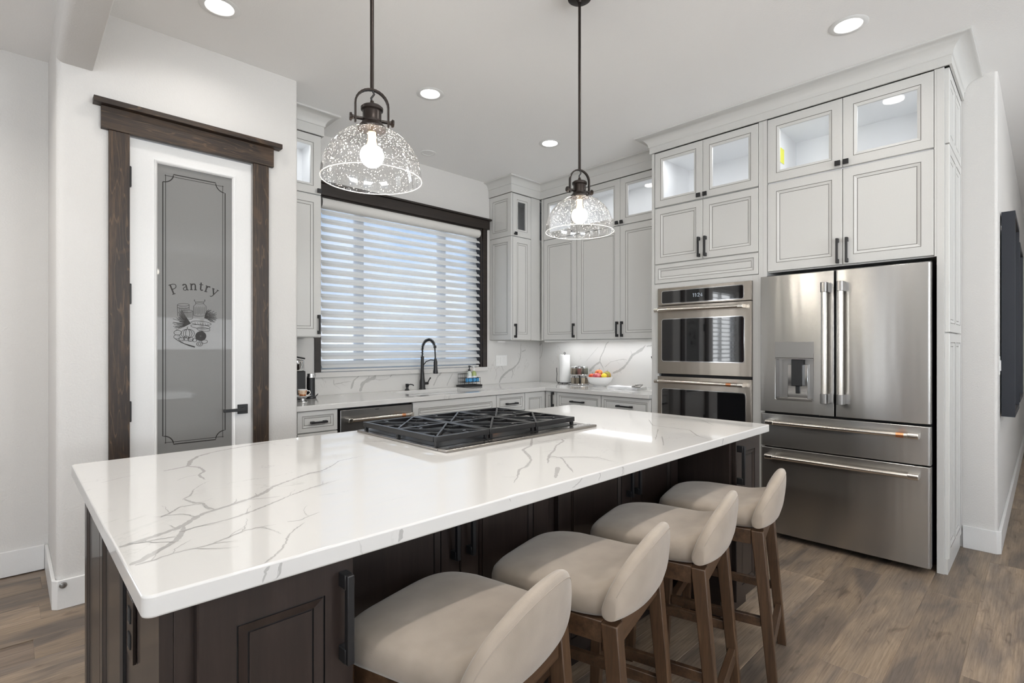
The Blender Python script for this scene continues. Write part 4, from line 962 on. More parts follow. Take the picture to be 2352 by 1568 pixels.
def notch(r):
    return [[(cx + r * math.cos(math.radians(a0 + 90 * i / 8)), cz + r * math.sin(math.radians(a0 + 90 * i / 8))) for i in range(9)]
            for cx, cz, a0 in ((BX0, BZ1, 270), (BX1, BZ1, 180), (BX1, BZ0, 90), (BX0, BZ0, 0))]
tl, tr_, br, bl = notch(RR)
loop = tl + tr_ + br + bl + [tl[0]]
mb.ribbon(loop, 0.0052, PP, 0.0006)
ins = 0.013
for a, b_ in (((BX0 + ins, BZ0 + 0.008), (BX0 + ins, BZ1 - 0.008)), ((BX1 - ins, BZ0 + 0.008), (BX1 - ins, BZ1 - 0.008)), ((BX0 + 0.008, BZ1 - ins), (BX1 - 0.008, BZ1 - ins)), ((BX0 + 0.008, BZ0 + ins), (BX1 - 0.008, BZ0 + ins))):
    mb.ribbon([a, b_], 0.0028, PP, 0.0006)
obj('etched_border', mb, 'etch', pane)
mb = MB()
for i, (wd, pts) in enumerate(ETCH):
    mb.ribbon(pts, 0.0019 * wd, PP, 0.0005 + 0.00001 * i)
tag(obj('etched_drawing', mb, 'etch', pane), 'line drawing of jars and vegetables')
# serif lettering, drawn in strokes (x, y in letter heights)
GLY = {
 'P': (0.80, [[(0.16, 0), (0.16, 1.5)], [(0.16, 1.46), (0.45, 1.48), (0.68, 1.36), (0.72, 1.12), (0.62, 0.88), (0.4, 0.76), (0.18, 0.76)], [(0.0, 0.02), (0.34, 0.02)], [(0.0, 1.47), (0.3, 1.47)]]),
 'a': (0.66, [[(0.08, 0.82), (0.2, 0.96), (0.38, 0.95), (0.46, 0.8), (0.46, 0.12), (0.6, 0.03)], [(0.45, 0.6), (0.22, 0.52), (0.08, 0.34), (0.12, 0.1), (0.28, 0.04), (0.45, 0.2)]]),
 'n': (0.82, [[(0.16, 0), (0.16, 0.95)], [(0.02, 0.95), (0.2, 0.95)], [(0.16, 0.7), (0.34, 0.93), (0.54, 0.93), (0.6, 0.72), (0.6, 0)], [(0.0, 0.02), (0.32, 0.02)], [(0.44, 0.02), (0.76, 0.02)]]),
 't': (0.54, [[(0.22, 1.25), (0.22, 0.2), (0.3, 0.04), (0.48, 0.1)], [(0.04, 0.93), (0.46, 0.93)]]),
 'r': (0.62, [[(0.16, 0), (0.16, 0.95)], [(0.02, 0.95), (0.2, 0.95)], [(0.16, 0.62), (0.32, 0.9), (0.54, 0.92)], [(0.0, 0.02), (0.34, 0.02)], [(0.5, 0.9), (0.54, 0.8)]]),
 'y': (0.74, [[(0.08, 0.95), (0.38, 0.08)], [(0.66, 0.95), (0.32, -0.2), (0.2, -0.4), (0.06, -0.36)], [(-0.02, 0.94), (0.26, 0.94)], [(0.52, 0.94), (0.78, 0.94)]])}
mb = MB()
lh = 0.036
lw = 1.28
for k, (ch, (cx, cz), rot) in enumerate(zip('Pantry', ((0.668, 1.570), (0.716, 1.5905), (0.7535, 1.5965), (0.7895, 1.5965), (0.820, 1.590), (0.853, 1.576)), (20, 11, 2, -5, -12, -20))):
    adv, strokes = GLY[ch]
    ca, sa = math.cos(math.radians(rot)), math.sin(math.radians(rot))
    for i, st in enumerate(strokes):
        q = [((x - adv / 2) * lh * lw, y_ * lh) for x, y_ in st]
        q = [(cx + a * ca - b_ * sa, cz + a * sa + b_ * ca) for a, b_ in q]
        mb.ribbon(q, 0.0072 if i in (0, 2) and len(st) != 2 or i == 0 else 0.0042, PP, 0.0006 + 0.00002 * (k + i))
obj('pantry_lettering', mb, 'etch', pane)
for z in (2.164, 1.551, 0.935, 0.28):
    mb = MB().box(0.452, 0.462, PY - 0.012, PY + 0.013, z - 0.05, z + 0.05)
    mb.lathe([(0, -0.054), (0.0065, -0.054), (0.0065, 0.054), (0, 0.054)], (0.4555, PY - 0.006, z), 10)
    obj('hinge', mb, 'black', dr)
hd = obj('rose_plate', MB().box(0.978, 1.034, PY + 0.003, PY + 0.0122, 0.875, 0.931), 'black', dr, 0.0015)
mb = MB()
mb.lathe([(0, 0), (0.011, 0), (0.011, 0.045), (0, 0.045)], (1.006, PY - 0.042, 0.903), 14, axis='y')
mb.box(0.890, 1.016, PY - 0.045, PY - 0.033, 0.894, 0.912)
obj('lever', mb, 'black', hd, 0.002)

# kitchen window: casing, frame, panes
c = struct('trim_2', (WX0, WY - 0.02, WZ0), 'near black wooden casing around the kitchen window')
obj('casing_leg', MB().box(1.733, WX0 - 0.0005, WY - 0.03, WY - 0.0004, 1.073, 2.487), 'wintrim', c, 0.0015)
obj('casing_leg', MB().box(WX1 + 0.0005, 3.545, WY - 0.03, WY - 0.0004, 1.073, 2.487), 'wintrim', c, 0.0015)
obj('casing_head', MB().box(1.715, 3.575, WY - 0.034, WY - 0.0004, 2.488, 2.578), 'wintrim', c, 0.0015)
obj('casing_cap', MB().box(1.69, 3.592, WY - 0.052, WY - 0.0004, 2.579, 2.596), 'wintrim', c, 0.0015)
for a, b_ in ((WX0, WX0 + 0.012), (WX1 - 0.012, WX1)):
    obj('jamb', MB().box(a, b_, WY - 0.0002, WY + 0.15, WZ0 + 0.001, WZ1 - 0.012), 'wintrim', c)
obj('jamb', MB().box(WX0, WX1, WY - 0.0002, WY + 0.15, WZ1 - 0.0118, WZ1), 'wintrim', c)
w = struct('window_1', (2.64, WY + 0.15, WZ0), 'kitchen window with grey mullions and bright sky')
mb = MB()
for a, b_ in ((WX0 + 0.012, WX0 + 0.06), (2.165, 2.235), (3.055, 3.125), (WX1 - 0.06, WX1 - 0.012)):
    mb.box(a, b_, WY + 0.12, WY + 0.175, WZ0 + 0.002, WZ1 - 0.013)
for a, b_ in ((WX0 + 0.06, 2.165), (2.235, 3.055), (3.125, WX1 - 0.06)):
    for z0, z1 in ((WZ0 + 0.002, WZ0 + 0.05), (WZ1 - 0.06, WZ1 - 0.013)):
        mb.box(a, b_, WY + 0.12, WY + 0.175, z0, z1)
obj('window_frame', mb, 'winframe', w)
for a, b_ in ((WX0 + 0.06, 2.165), (2.235, 3.055), (3.125, WX1 - 0.06)):
    obj('pane', MB().box(a, b_, WY + 0.145, WY + 0.150, WZ0 + 0.05, WZ1 - 0.06), 'winglass', w)

# crown mouldings
def crown(name, label, path, ztop=CEIL - 0.0006, zf=2.845, proj=0.10, fr=0.012, rise=0.085):
    """path: plan points of the cabinet faces in order; profile pushed out to the left-hand side of travel"""
    prof = [(0.0, zf), (fr, zf), (fr, ztop - rise)]
    for i in range(0, 8):
        t = math.radians(90 * i / 7)
        prof.append((fr + 0.006 + (proj - fr - 0.018) * (1 - math.cos(t)), ztop - rise + 0.004 + (rise - 0.018) * math.sin(t)))
    prof += [(proj - 0.004, ztop - 0.014), (proj, ztop - 0.012), (proj, ztop), (0.0, ztop)]
    n = len(path)
    mb = MB()
    idx = []
    for i in range(n):
        p = Vector(path[i])
        if i == 0: t0 = t1 = (Vector(path[1]) - p).normalized()
        elif i == n - 1: t0 = t1 = (p - Vector(path[i - 1])).normalized()
        else:
            t0 = (p - Vector(path[i - 1])).normalized(); t1 = (Vector(path[i + 1]) - p).normalized()
        n0 = Vector((-t0.y, t0.x)); n1 = Vector((-t1.y, t1.x))
        m_ = (n0 + n1)
        m_ = m_ / max(m_.dot(n0), 0.2)
        b_ = len(mb.v)
        for o_, z in prof:
            mb.v.append((p.x + m_.x * o_, p.y + m_.y * o_, z))
        idx.append(b_)
    k = len(prof)
    for a, b_ in zip(idx, idx[1:]):
        for j in range(k):
            j2 = (j + 1) % k
            mb.face((a + j, a + j2, b_ + j2, b_ + j), 0, 3 <= j < 10)
    mb.face([idx[0] + j for j in range(k)]); mb.face([idx[-1] + j for j in range(k)][::-1])
    sobj(name, mb, 'cab', label, sharp=30)
crown('trim_3', 'pale grey crown moulding over the oven and refrigerator cabinets', [(4.366, 0.378), (3.757, 0.378), (3.757, 2.241), (4.366, 2.241)], zf=2.8425)
crown('trim_4', 'pale grey crown moulding over the corner wall cabinets', [(4.019, 2.346), (4.019, 3.719), (3.599, 3.719), (3.599, 4.049)], zf=2.8245, proj=0.075, rise=0.075)
crown('trim_5', 'pale grey crown moulding over the cabinet left of the window', [(1.657, 4.049), (1.657, 3.719), (1.333, 3.719)], zf=2.8245, proj=0.10, rise=0.085)

# curtains of the living area, seen only in reflections
M['curtain'] = simple('brown_curtain_cloth', (0.085, 0.042, 0.036), 0.9, bump=0.2, bscale=300)
def curtain(u0, u1, d, along, label):
    n = 28
    pts = [(u0 + (u1 - u0) * i / n, d + 0.022 * math.sin(i * 1.35)) for i in range(n + 1)]
    poly = pts + [(p, q + 0.004) for p, q in pts[::-1]]
    if along == 'y':
        poly = [(q, p) for p, q in poly]
    tag(obj('curtain', MB().prism(poly, 0.03, 2.62, 'z', sm=True), 'curtain', None, sharp=70), label, 'curtain', 'brown living room curtains')
curtain(-2.75, -2.36, 3.965, 'x', 'brown curtain left of the side room window')
curtain(-1.14, -0.80, 3.965, 'x', 'brown curtain right of the side room window')
curtain(1.05, 1.44, -3.93, 'y', 'brown curtain nearer the viewer at the far left window')
curtain(2.76, 3.10, -3.93, 'y', 'brown curtain beyond the far left window')

# ================================================================== CABINETS
FT = Face(3.758, 'y')        # tall units on the right wall
FU = Face(4.020, 'y')        # wall units on the right wall
FW = Face(3.720, 'x')        # wall units on the window wall
FB = Face(3.395, 'x')        # base units on the window wall
FR = Face(3.745, 'y')        # base units on the right wall

# refrigerator surround
t = thing('refrigerator_cabinet', (4.05, 0.88, 0), 'tall pale grey cabinet framing and topping the refrigerator', 'cabinet')
mb = MB()
mb.box(3.758, 4.3695, 0.3995, 0.432, 0, 2.84)              # right side
mb.box(3.758, 3.78, 0.4325, 0.443, 1.785, 2.84)
FT.box(mb, 1.3445, 1.371, 0, 2.84, -0.6095, 0)             # divider
mb.box(3.779, 4.35, 0.4325, 1.3443, 1.785, 2.395)
obj('carcass', mb, 'cab', t)
mb = MB(); open_box(FT, mb, 0.4325, 1.3443, 2.397, 2.842, 0.56)
obj('display_case', mb, 'cabin', t)
for a, b_, k in ((0.444, 0.8935, 0.868), (0.8935, 1.343, 0.919)):
    door(FT, t, a, b_, 1.791, 2.394, pull=('up', k, 1.879, 0.155))
    door(FT, t, a, b_, 2.402, 2.839, glass=True, pull=('knob', k + (0.003 if k < 0.9 else -0.003), 2.428), name='glass_door')
puck(FT, t, 0.66, 2.823, 0.26); puck(FT, t, 1.12, 2.823, 0.26)
FS = Face(0.379, 'x')
for z0, z1 in ((2.418, 2.838), (1.358, 2.410), (0.085, 1.350)):
    mb = MB()
    FS.rings(mb, 3.778, 4.352, z0, z1, [(0, -0.02, 0), (0, -0.002, 0), (0.002, 0, 0), (0.05, 0, 0)], cap=False)
    um = (3.778 + 4.352) / 2
    FS.box(mb, um - 0.027, um + 0.027, z0 + 0.05, z1 - 0.05, -0.012, -0.0002)
    for a, b_ in ((3.828, um - 0.027), (um + 0.027, 4.302)):
        FS.rings(mb, a, b_, z0 + 0.05, z1 - 0.05, [(0, 0, 0), (0.0006, -0.004, 1), (0.004, -0.004, 1), (0.004, -0.001, 0), (0.022, -0.007, 0), (0.0226, -0.0105, 1), (0.0262, -0.0105, 1), (0.0262, -0.007, 0)])
    obj('end_panel', mb, ['cab', 'glaze'], t, sharp=20)
mb = MB().box(3.766, 4.352, 0.385, 0.3993, 0, 0.084)
obj('plinth', mb, 'cab', t)

# oven tower
t = thing('oven_cabinet', (4.05, 1.81, 0), 'tall pale grey cabinet holding the double wall oven', 'cabinet')
mb = MB()
FT.box(mb, 1.3715, 1.3995, 0, 2.84, -0.6095, 0)
FT.box(mb, 2.2155, 2.2385, 0, 2.84, -0.6095, 0)
FT.box(mb, 1.400, 2.215, 1.945, 2.394, -0.6, -0.0215)
FT.box(mb, 1.400, 2.215, 1.765, 1.944, -0.6, -0.0215)
FT.box(mb, 1.400, 1.4405, 0.33, 1.7795, -0.03, 0)
FT.box(mb, 2.1735, 2.215, 0.33, 1.7795, -0.03, 0)
FT.box(mb, 1.441, 2.173, 1.742, 1.7795, -0.03, 0)
FT.box(mb, 1.400, 2.215, 0.0, 0.328, -0.6, -0.0215)
obj('carcass', mb, 'cab', t)
mb = MB(); open_box(FT, mb, 1.400, 2.215, 2.397, 2.842, 0.56)
obj('display_case', mb, 'cabin', t)
for a, b_, k in ((1.402, 1.8085, 1.783), (1.8085, 2.213, 1.834)):
    door(FT, t, a, b_, 1.940, 2.390, pull=('up', k, 2.031, 0.15), fw=0.05)
    door(FT, t, a, b_, 2.397, 2.838, glass=True, pull=('knob', k, 2.422), fw=0.05, name='glass_door')
puck(FT, t, 1.6, 2.823, 0.26); puck(FT, t, 2.02, 2.823, 0.26)
door(FT, t, 1.402, 2.213, 1.783, 1.935, name='filler_panel', fw=0.03)
door(FT, t, 1.402, 2.213, 0.10, 0.325, name='drawer', fw=0.045, pull=('level', 1.81, 0.21, 0.15))

# wall units on the right wall
def wall_unit(face, label, u0, u1, doors, lit, depth, z0=1.345, zm=2.390, z1=2.822, extra=None, knob_in=0.026):
    lo = face.p((u0 + u1) / 2, z0, -depth / 2)
    t = thing('wall_cabinet', lo, label, 'cabinet')
    mb = MB()
    face.box(mb, u0, u1, z0, zm - 0.003, -depth, -0.0212)
    obj('carcass', mb, 'cab', t)
    mb = MB(); open_box(face, mb, u0, u1, zm - 0.002, z1 + 0.002, depth)
    obj('display_case', mb, 'cabin', t)
    for a, b_, k in doors:
        door(face, t, a, b_, z0 + 0.003, zm - 0.004, pull=('up', k, z0 + 0.094, 0.14))
        door(face, t, a, b_, zm, z1, glass=True, pull=('knob', k, zm + 0.024), name='glass_door')
        if lit:
            puck(face, t, (a + b_) / 2, z1 - 0.017, depth * 0.5, 0.6)
    if extra: extra(t)
    return t
def light_rail(t):
    mb = MB(); FU.box(mb, 2.243, 3.66, 1.326, 1.3448, -0.022, -0.004); obj('light_rail', mb, 'cab', t)
wall_unit(FU, 'pale grey wall cabinet pair beside the oven tower', 2.2395, 3.229, [(2.243, 2.722, 2.696), (2.722, 3.228, 2.748)], True, 0.345, extra=light_rail)
wall_unit(FU, 'single door wall cabinet in the corner right of the window', 3.2295, 3.669, [(3.231, 3.668, 3.260)], True, 0.345)
# corner wall unit on the window wall
t = wall_unit(FW, 'narrow wall cabinet between window and corner, dark glass above', 3.6195, 4.368, [(3.6225, 3.886, 3.646)], False, 0.328)
mb = MB(); FW.box(mb, 3.887, 4.018, 1.348, 2.822, -0.0205, -0.001); FU.box(mb, 3.671, 3.699, 1.348, 2.822, -0.02, -0.001)
obj('corner_stile', mb, 'cab', t)
for z0, z1 in ((1.348, 2.386), (2.392, 2.822)):
    f = Face(3.6005, 'y')
    mb = MB(); f.rings(mb, 3.722, 4.047, z0, z1, panel_rings(0.052, 0.0185)); obj('end_panel', mb, ['cab', 'glaze'], t, sharp=20)
# wall unit left of the window
wall_unit(FW, 'wall cabinet left of the window, half hidden by the pantry wall', 1.3335, 1.6545, [(1.335, 1.653, 1.630)], True, 0.328)
area_light('undercabinet_glow', (4.19, 3.02, 1.335), (0, 0, -1), 0.06, 1.5, 1.5, (0.95, 0.98, 1.0))
mb = MB().box(4.165, 4.215, 2.3, 3.6, 1.3365, 1.3446)
tag(obj('under_cabinet_light', mb, 'puck'), 'slim under cabinet strip light above the fruit bowl', 'light')

# base units
def base_unit(name, face, label, u0, u1, fronts, depth=0.63, z0=0.1, z1=0.8525, solid=True):
    lo = face.p((u0 + u1) / 2, 0, -depth / 2)
    t = thing(name, lo, label, 'cabinet')
    mb = MB()
    face.box(mb, u0 + 0.0005, u1 - 0.0005, z0, z1 if solid else 0.55, -depth, -0.0208)
    face.box(mb, u0 + 0.0005, u1 - 0.0005, 0, z0, -depth, -0.075)
    obj('carcass', mb, 'cab', t)
    for nm, a, b_, c, d, pull in fronts:
        door(face, t, a, b_, c, d, name=nm, fw=0.030 if nm == 'drawer' else 0.05, pull=pull, slope=0.015)
    return t
base_unit('base_cabinet', FB, 'narrow grey drawer cabinet left of the dishwasher', 1.3335, 1.6265,
          [('drawer', 1.348, 1.625, 0.706, 0.850, ('level', 1.487, 0.773, 0.11)), ('drawer', 1.348, 1.625, 0.408, 0.702, ('level', 1.487, 0.56, 0.11)), ('drawer', 1.348, 1.625, 0.105, 0.404, ('level', 1.487, 0.26, 0.11))])
base_unit('sink_cabinet', FB, 'wide grey sink cabinet right of the dishwasher', 2.2305, 3.103,
          [('filler_panel', 2.232, 3.102, 0.690, 0.849, None), ('door', 2.232, 2.667, 0.105, 0.686, ('up', 2.635, 0.58, 0.14)), ('door', 2.667, 3.102, 0.105, 0.686, ('up', 2.699, 0.58, 0.14))], solid=False)
base_unit('base_cabinet', FB, 'grey drawer cabinet right of the sink', 3.1035, 3.462,
          [('drawer', 3.105, 3.461, 0.690, 0.849, ('level', 3.283, 0.762, 0.14)), ('drawer', 3.105, 3.461, 0.400, 0.686, ('level', 3.283, 0.545, 0.14)), ('drawer', 3.105, 3.461, 0.105, 0.396, ('level', 3.283, 0.25, 0.14))])
t = thing('corner_base_cabinet', (4.0, 3.7, 0), 'grey corner base cabinet with folding doors under the worktop', 'cabinet')
mb = MB(); mb.box(3.4635, 3.766, 3.4165, 4.025, 0.1, 0.8525); mb.box(3.7665, 4.345, 3.2525, 4.025, 0.1, 0.8525); mb.box(3.82, 4.345, 3.2525, 4.025, 0, 0.0995)
obj('carcass', mb, 'cab', t)
door(FB, t, 3.4645, 3.744, 0.105, 0.849, fw=0.05, slope=0.015)
door(FR, t, 3.2545, 3.394, 0.105, 0.849, fw=0.035, slope=0.015, pull=('up', 3.29, 0.775, 0.14))
for u0, u1, lab in ((2.7355, 3.2515, 'grey drawer cabinet under the paper towels and fruit bowl'), (2.2395, 2.7345, 'grey drawer cabinet beside the oven tower')):
    um = (u0 + u1) / 2
    base_unit('base_cabinet', FR, lab, u0, u1, [('drawer', u0 + 0.002, u1 - 0.001, 0.690, 0.849, ('level', um, 0.772, 0.155)), ('drawer', u0 + 0.002, u1 - 0.001, 0.400, 0.686, ('level', um, 0.545, 0.155)), ('drawer', u0 + 0.002, u1 - 0.001, 0.105, 0.396, ('level', um, 0.25, 0.155))], depth=0.6)

# ------------------------------------------------------------------ stone
def vein_mesh(veins, P, lift, seed, wide=1.25):
    r = random.Random(seed)
    mb = MB()
    veins = list(veins)
    for w, taper, pts in list(veins):            # hair-thin offshoots
        for i in range(1, len(pts) - 1):
            if r.random() < 0.45:
                a = math.atan2(pts[i][1] - pts[i - 1][1], pts[i][0] - pts[i - 1][0]) + r.choice((-1, 1)) * r.uniform(0.5, 1.1)
                x, y_ = pts[i]
                br_ = [(x, y_)]
                for _ in range(r.randint(2, 4)):
                    a += r.uniform(-0.5, 0.5)
                    x += math.cos(a) * r.uniform(0.012, 0.03); y_ += math.sin(a) * r.uniform(0.012, 0.03)
                    br_.append((x, y_))
                veins.append((max(0.0011, w * 0.22), 0.4, br_))
    for q, (w, taper, pts) in enumerate(veins):
        dense = []
        for i in range(len(pts) - 1):
            (x0, y0), (x1, y1) = pts[i], pts[i + 1]
            L = math.hypot(x1 - x0, y1 - y0)
            k = max(2, int(L / 0.006))
            dense += [(x0 + (x1 - x0) * j / k, y0 + (y1 - y0) * j / k) for j in range(k)]
        dense.append(pts[-1])
        n = len(dense)
        # soften, then roughen
        for _ in range(3):
            dense = [dense[0]] + [((dense[i - 1][0] + 2 * dense[i][0] + dense[i + 1][0]) / 4, (dense[i - 1][1] + 2 * dense[i][1] + dense[i + 1][1]) / 4) for i in range(1, n - 1)] + [dense[-1]]
        wob = 0.0
        ws = []
        out = []
        for i, (x, y_) in enumerate(dense):
            tt = i / max(n - 1, 1)
            wob = 0.8 * wob + r.uniform(-0.35, 0.35)
            end = min(1.0, 6 * min(tt + 0.10, 1.03 - tt))
            ws.append(max(0.0008, wide * w * (1 + (taper - 1) * tt) * (1 + 0.55 * wob) * end))
            out.append((x + r.uniform(-1, 1) * 0.0017, y_ + r.uniform(-1, 1) * 0.0017))
        mb.ribbon(out, ws, P, lift + 0.00002 * q)
    return mb

# island worktop
IX0, IX1, IY0, IY1 = 0.146, 2.716, 0.957, 2.215
mb = MB()
mb.prism(rounded(IX0, IX1, IY0, IY1, 0.017, 5), CB, CT, 'z', sm=True)
isl_top = tag(obj('island_worktop', mb, 'quartz', None, 0.004, 3), 'long white quartz island worktop with grey veins', 'worktop')
tag(obj('veining', vein_mesh(ISL_VEINS, lambda a, b_, l: (min(max(a, IX0 + 0.006), IX1 - 0.006), min(max(b_, IY0 + 0.006), IY1 - 0.006), CT + l), 0.00015, 3, 1.6), 'vein', isl_top), kind='stuff')
EDGE = [(0.004, 0.6, [(0.352, 0.886), (0.347, 0.878), (0.352, 0.870), (0.349, 0.862), (0.335, 0.856)]), (0.006, 0.5, [(0.330, 0.884), (0.322, 0.876), (0.327, 0.866), (0.318, 0.858)]),
        (0.009, 0.8, [(0.600, 0.884), (0.603, 0.872), (0.594, 0.858)]), (0.0035, 0.6, [(1.30, 0.886), (1.315, 0.879), (1.298, 0.870), (1.30, 0.860)]), (0.004, 0.7, [(1.42, 0.886), (1.437, 0.880), (1.424, 0.871), (1.435, 0.862), (1.42, 0.857)]),
        (0.003, 0.6, [(1.22, 0.884), (1.20, 0.872), (1.17, 0.862)]), (0.006, 0.7, [(2.18, 0.885), (2.172, 0.868), (2.165, 0.857)]), (0.003, 0.6, [(0.92, 0.884), (0.925, 0.876)])]
tag(obj('edge_veining', vein_mesh(EDGE, lambda a, b_, l: (a, IY0 - l, min(max(b_, CB + 0.005), CT - 0.005)), 0.00015, 8), 'vein', isl_top), kind='stuff')
# perimeter worktop with the sink cut out
SX0, SX1, SY0, SY1 = 2.36, 3.08, 3.50, 3.93
mb = MB()
xs = [1.3325, SX0, SX1, 3.715, 4.3495]
ys = [2.2395, 3.372, SY0, SY1, 4.0285]
skip = {(0, 0), (1, 0), (2, 0), (1, 2)}
mb.cells(xs, ys, skip, CB, CT, 'z')
ctop = tag(obj('kitchen_worktop', mb, 'quartz', None, 0.003), 'L shaped white quartz worktop under the window and along the right wall', 'worktop')
# sink basin under it
mb = MB()
f0, f1 = 0.012, 0.66
mb.box(SX0 - 0.02, SX1 + 0.02, SY0 - 0.02, SY0 - 0.001, f1, CB - 0.0005); mb.box(SX0 - 0.02, SX1 + 0.02, SY1 + 0.001, SY1 + 0.02, f1, CB - 0.0005)
mb.box(SX0 - 0.02, SX0 - 0.001, SY0 - 0.001, SY1 + 0.001, f1, CB - 0.0005); mb.box(SX1 + 0.001, SX1 + 0.02, SY0 - 0.001, SY1 + 0.001, f1, CB - 0.0005)
mb.box(SX0 - 0.02, SX1 + 0.02, SY0 - 0.02, SY1 + 0.02, f1 - 0.015, f1)
sk = thing('sink', (2.72, 3.715, f1), 'white undermount sink below the kitchen window', 'sink')
obj('basin', mb, 'whitep', sk)
obj('drain', MB().lathe([(0, 0.0005), (0.03, 0.0005), (0.042, 0.002), (0.045, 0.0), (0, 0.0)], (2.72, 3.75, f1), 24), 'chrome', sk)
# backsplash
mb = MB()
mb.cells([1.3325, 1.7325, 3.5455, 4.349], [CT + 0.0004, 1.0315, 1.3442], {(1, 1)}, WY - 0.02, WY - 0.0004, 'y')
bs = tag(obj('backsplash', mb, 'quartz'), 'white quartz backsplash around the kitchen window', 'backsplash')
tag(obj('veining', vein_mesh(WIN_VEINS, lambda a, b_, l: (a, WY - 0.02 - l, min(max(b_, CT + 0.001), 1.0312 if a < 3.55 else 1.343)), 0.0002, 4, 1.9), 'vein', bs), kind='stuff')
bs = tag(obj('backsplash', MB().box(4.35, WX - 0.0004, 2.2395, WY - 0.0205, CT + 0.0004, 1.3442), 'quartz'), 'grey veined quartz backsplash behind the fruit bowl', 'backsplash')
tag(obj('veining', vein_mesh(RIGHT_VEINS, lambda a, b_, l: (4.35 - l, max(a, 2.24), min(max(b_, CT + 0.001), 1.343)), 0.0002, 5, 1.7), 'vein', bs), kind='stuff')
tag(obj('window_sill', MB().box(1.733, 3.545, WY - 0.042, WY + 0.118, 1.032, 1.0715), 'quartz', None, 0.0015), 'white quartz sill ledge under the kitchen window', 'sill')

# ------------------------------------------------------------------ island base
FI = Face(0.985, 'x')
DW = ('dwood', 'dglaze')
def island_end(label, u0, u1, hu):
    t = thing('island_end_cabinet', ((u0 + u1) / 2, 1.1, 0), label, 'cabinet')
    mb = MB().box(u0, u1, 1.006, 1.2385, 0.10, CB - 0.0006).box(u0 + 0.01, u1 - 0.01, 1.05, 1.2385, 0, 0.0995)
    obj('carcass', mb, 'dwood', t)
    d = door(FI, t, u0 + 0.028, u1 - 0.002, 0.105, 0.846, fw=0.060, mats=DW, slope=0.020)
    bar_pull(FI, d, hu, 0.735, 0.175, size=0.0145, out=0.036)
    return t
tl_ = island_end('dark stained island end cabinet nearest the viewer', 0.196, 0.509, 0.482)
island_end('dark stained island end cabinet beside the refrigerator', 2.352, 2.660, 2.392)
FM = Face(1.240, 'x')
for u0, u1, um, lab in ((0.5095, 1.409, 0.985, 'dark island cabinet pair in the knee recess near the pantry'), (1.4095, 2.3515, 1.915, 'dark island cabinet pair in the knee recess near the refrigerator')):
    t = thing('island_cabinet', (um, 1.5, 0), lab, 'cabinet')
    mb = MB().box(u0, u1, 1.2615, 1.60, 0.10, CB - 0.0006).box(u0, u1, 1.32, 1.60, 0, 0.0995)
    obj('carcass', mb, 'dwood', t)
    for a, b_, k in ((u0 + 0.03, um, um - 0.03), (um, u1 - 0.03, um + 0.03)):
        d = door(FM, t, a, b_, 0.105, 0.846, fw=0.07, mats=DW, slope=0.02)
        bar_pull(FM, d, k, 0.72, 0.16)
t = thing('island_back_cabinet', (1.43, 1.9, 0), 'dark stained island cabinets facing the sink', 'cabinet')
mb = MB().box(0.196, 2.660, 1.6005, 2.150, 0.10, CB - 0.0006).box(0.206, 2.65, 1.6005, 2.09, 0, 0.0995)
mb.box(0.196, 0.5085, 1.239, 1.6, 0.10, CB - 0.0006).box(2.3525, 2.660, 1.239, 1.6, 0.10, CB - 0.0006)
obj('carcass', mb, 'dwood', t)
for k in range(3):
    a = 0.2 + k * 0.8187; b_ = a + 0.8187
    mb = MB()
    f = Face(2.1705, 'x')
    tmp = MB(); f.rings(tmp, a + GAP, b_ - GAP, 0.105, 0.846, panel_rings(0.07, 0.02))
    tmp.v = [(p[0], 2 * 2.1705 - p[1], p[2]) for p in tmp.v]
    obj('door', tmp, list(DW), t, sharp=20)
# end panels of the island (left end faces the pantry side)
FE = Face(0.1755, 'y')
for a, b_ in ((1.375, 1.772), (1.775, 2.150)):
    mb = MB(); FE.rings(mb, a, b_, 0.0, 0.846, panel_rings(0.055, 0.0198, g=0.005)); obj('end_panel', mb, list(DW), t, sharp=20)
mb = MB(); FE.box(mb, 1.006, 1.372, 0, 0.846, -0.0198, 0.0); obj('end_panel', mb, 'dwood', t)
mb = MB(); FE.box(mb, 1.332, 1.372, 0, 0.846, 0.0002, 0.006); obj('bead', mb, 'dglaze', t)
o = thing('outlet', (0.1745, 1.245, 0.72), 'dark brown outlet on the island end under the worktop', 'outlet')
mb = MB(); FE.box(mb, 1.21, 1.28, 0.665, 0.785, 0.0005, 0.006); obj('cover_plate', mb, 'bronze', o, 0.001)
mb = MB()
for z in (0.70, 0.75):
    FE.box(mb, 1.232, 1.258, z - 0.014, z + 0.014, 0.0062, 0.008)
obj('socket', mb, 'gap', o)

# ================================================================== APPLIANCES
# refrigerator
RF = Face(3.663, 'y')
t = thing('refrigerator', (4.0, 0.9, 0), 'stainless steel french door refrigerator with two bottom drawers', 'refrigerator')
obj('body', MB().box(3.732, 4.33, 0.4525, 1.336, 0.035, 1.76), 'fridgeside', t)
for x in (3.80, 4.25):
    for y_ in (0.52, 1.26):
        obj('foot', MB().lathe([(0, 0), (0.022, 0), (0.022, 0.0348), (0, 0.0348)], (x, y_, 0), 12), 'black', t)
def slab(name, u0, u1, z0, z1, parent, r=0.012, m_='steel', d=0.066):
    mb = MB()
    # rounded vertical edges
    poly = rounded(RF.plane, RF.plane + d, u0, u1, [r, 0, 0, r], 5)
    mb.prism(poly, z0, z1, 'z', sm=True)
    return obj(name, mb, m_, parent, 0.003)
dr_ = slab('door', 0.447, 0.9105, 0.843, 1.748, t)
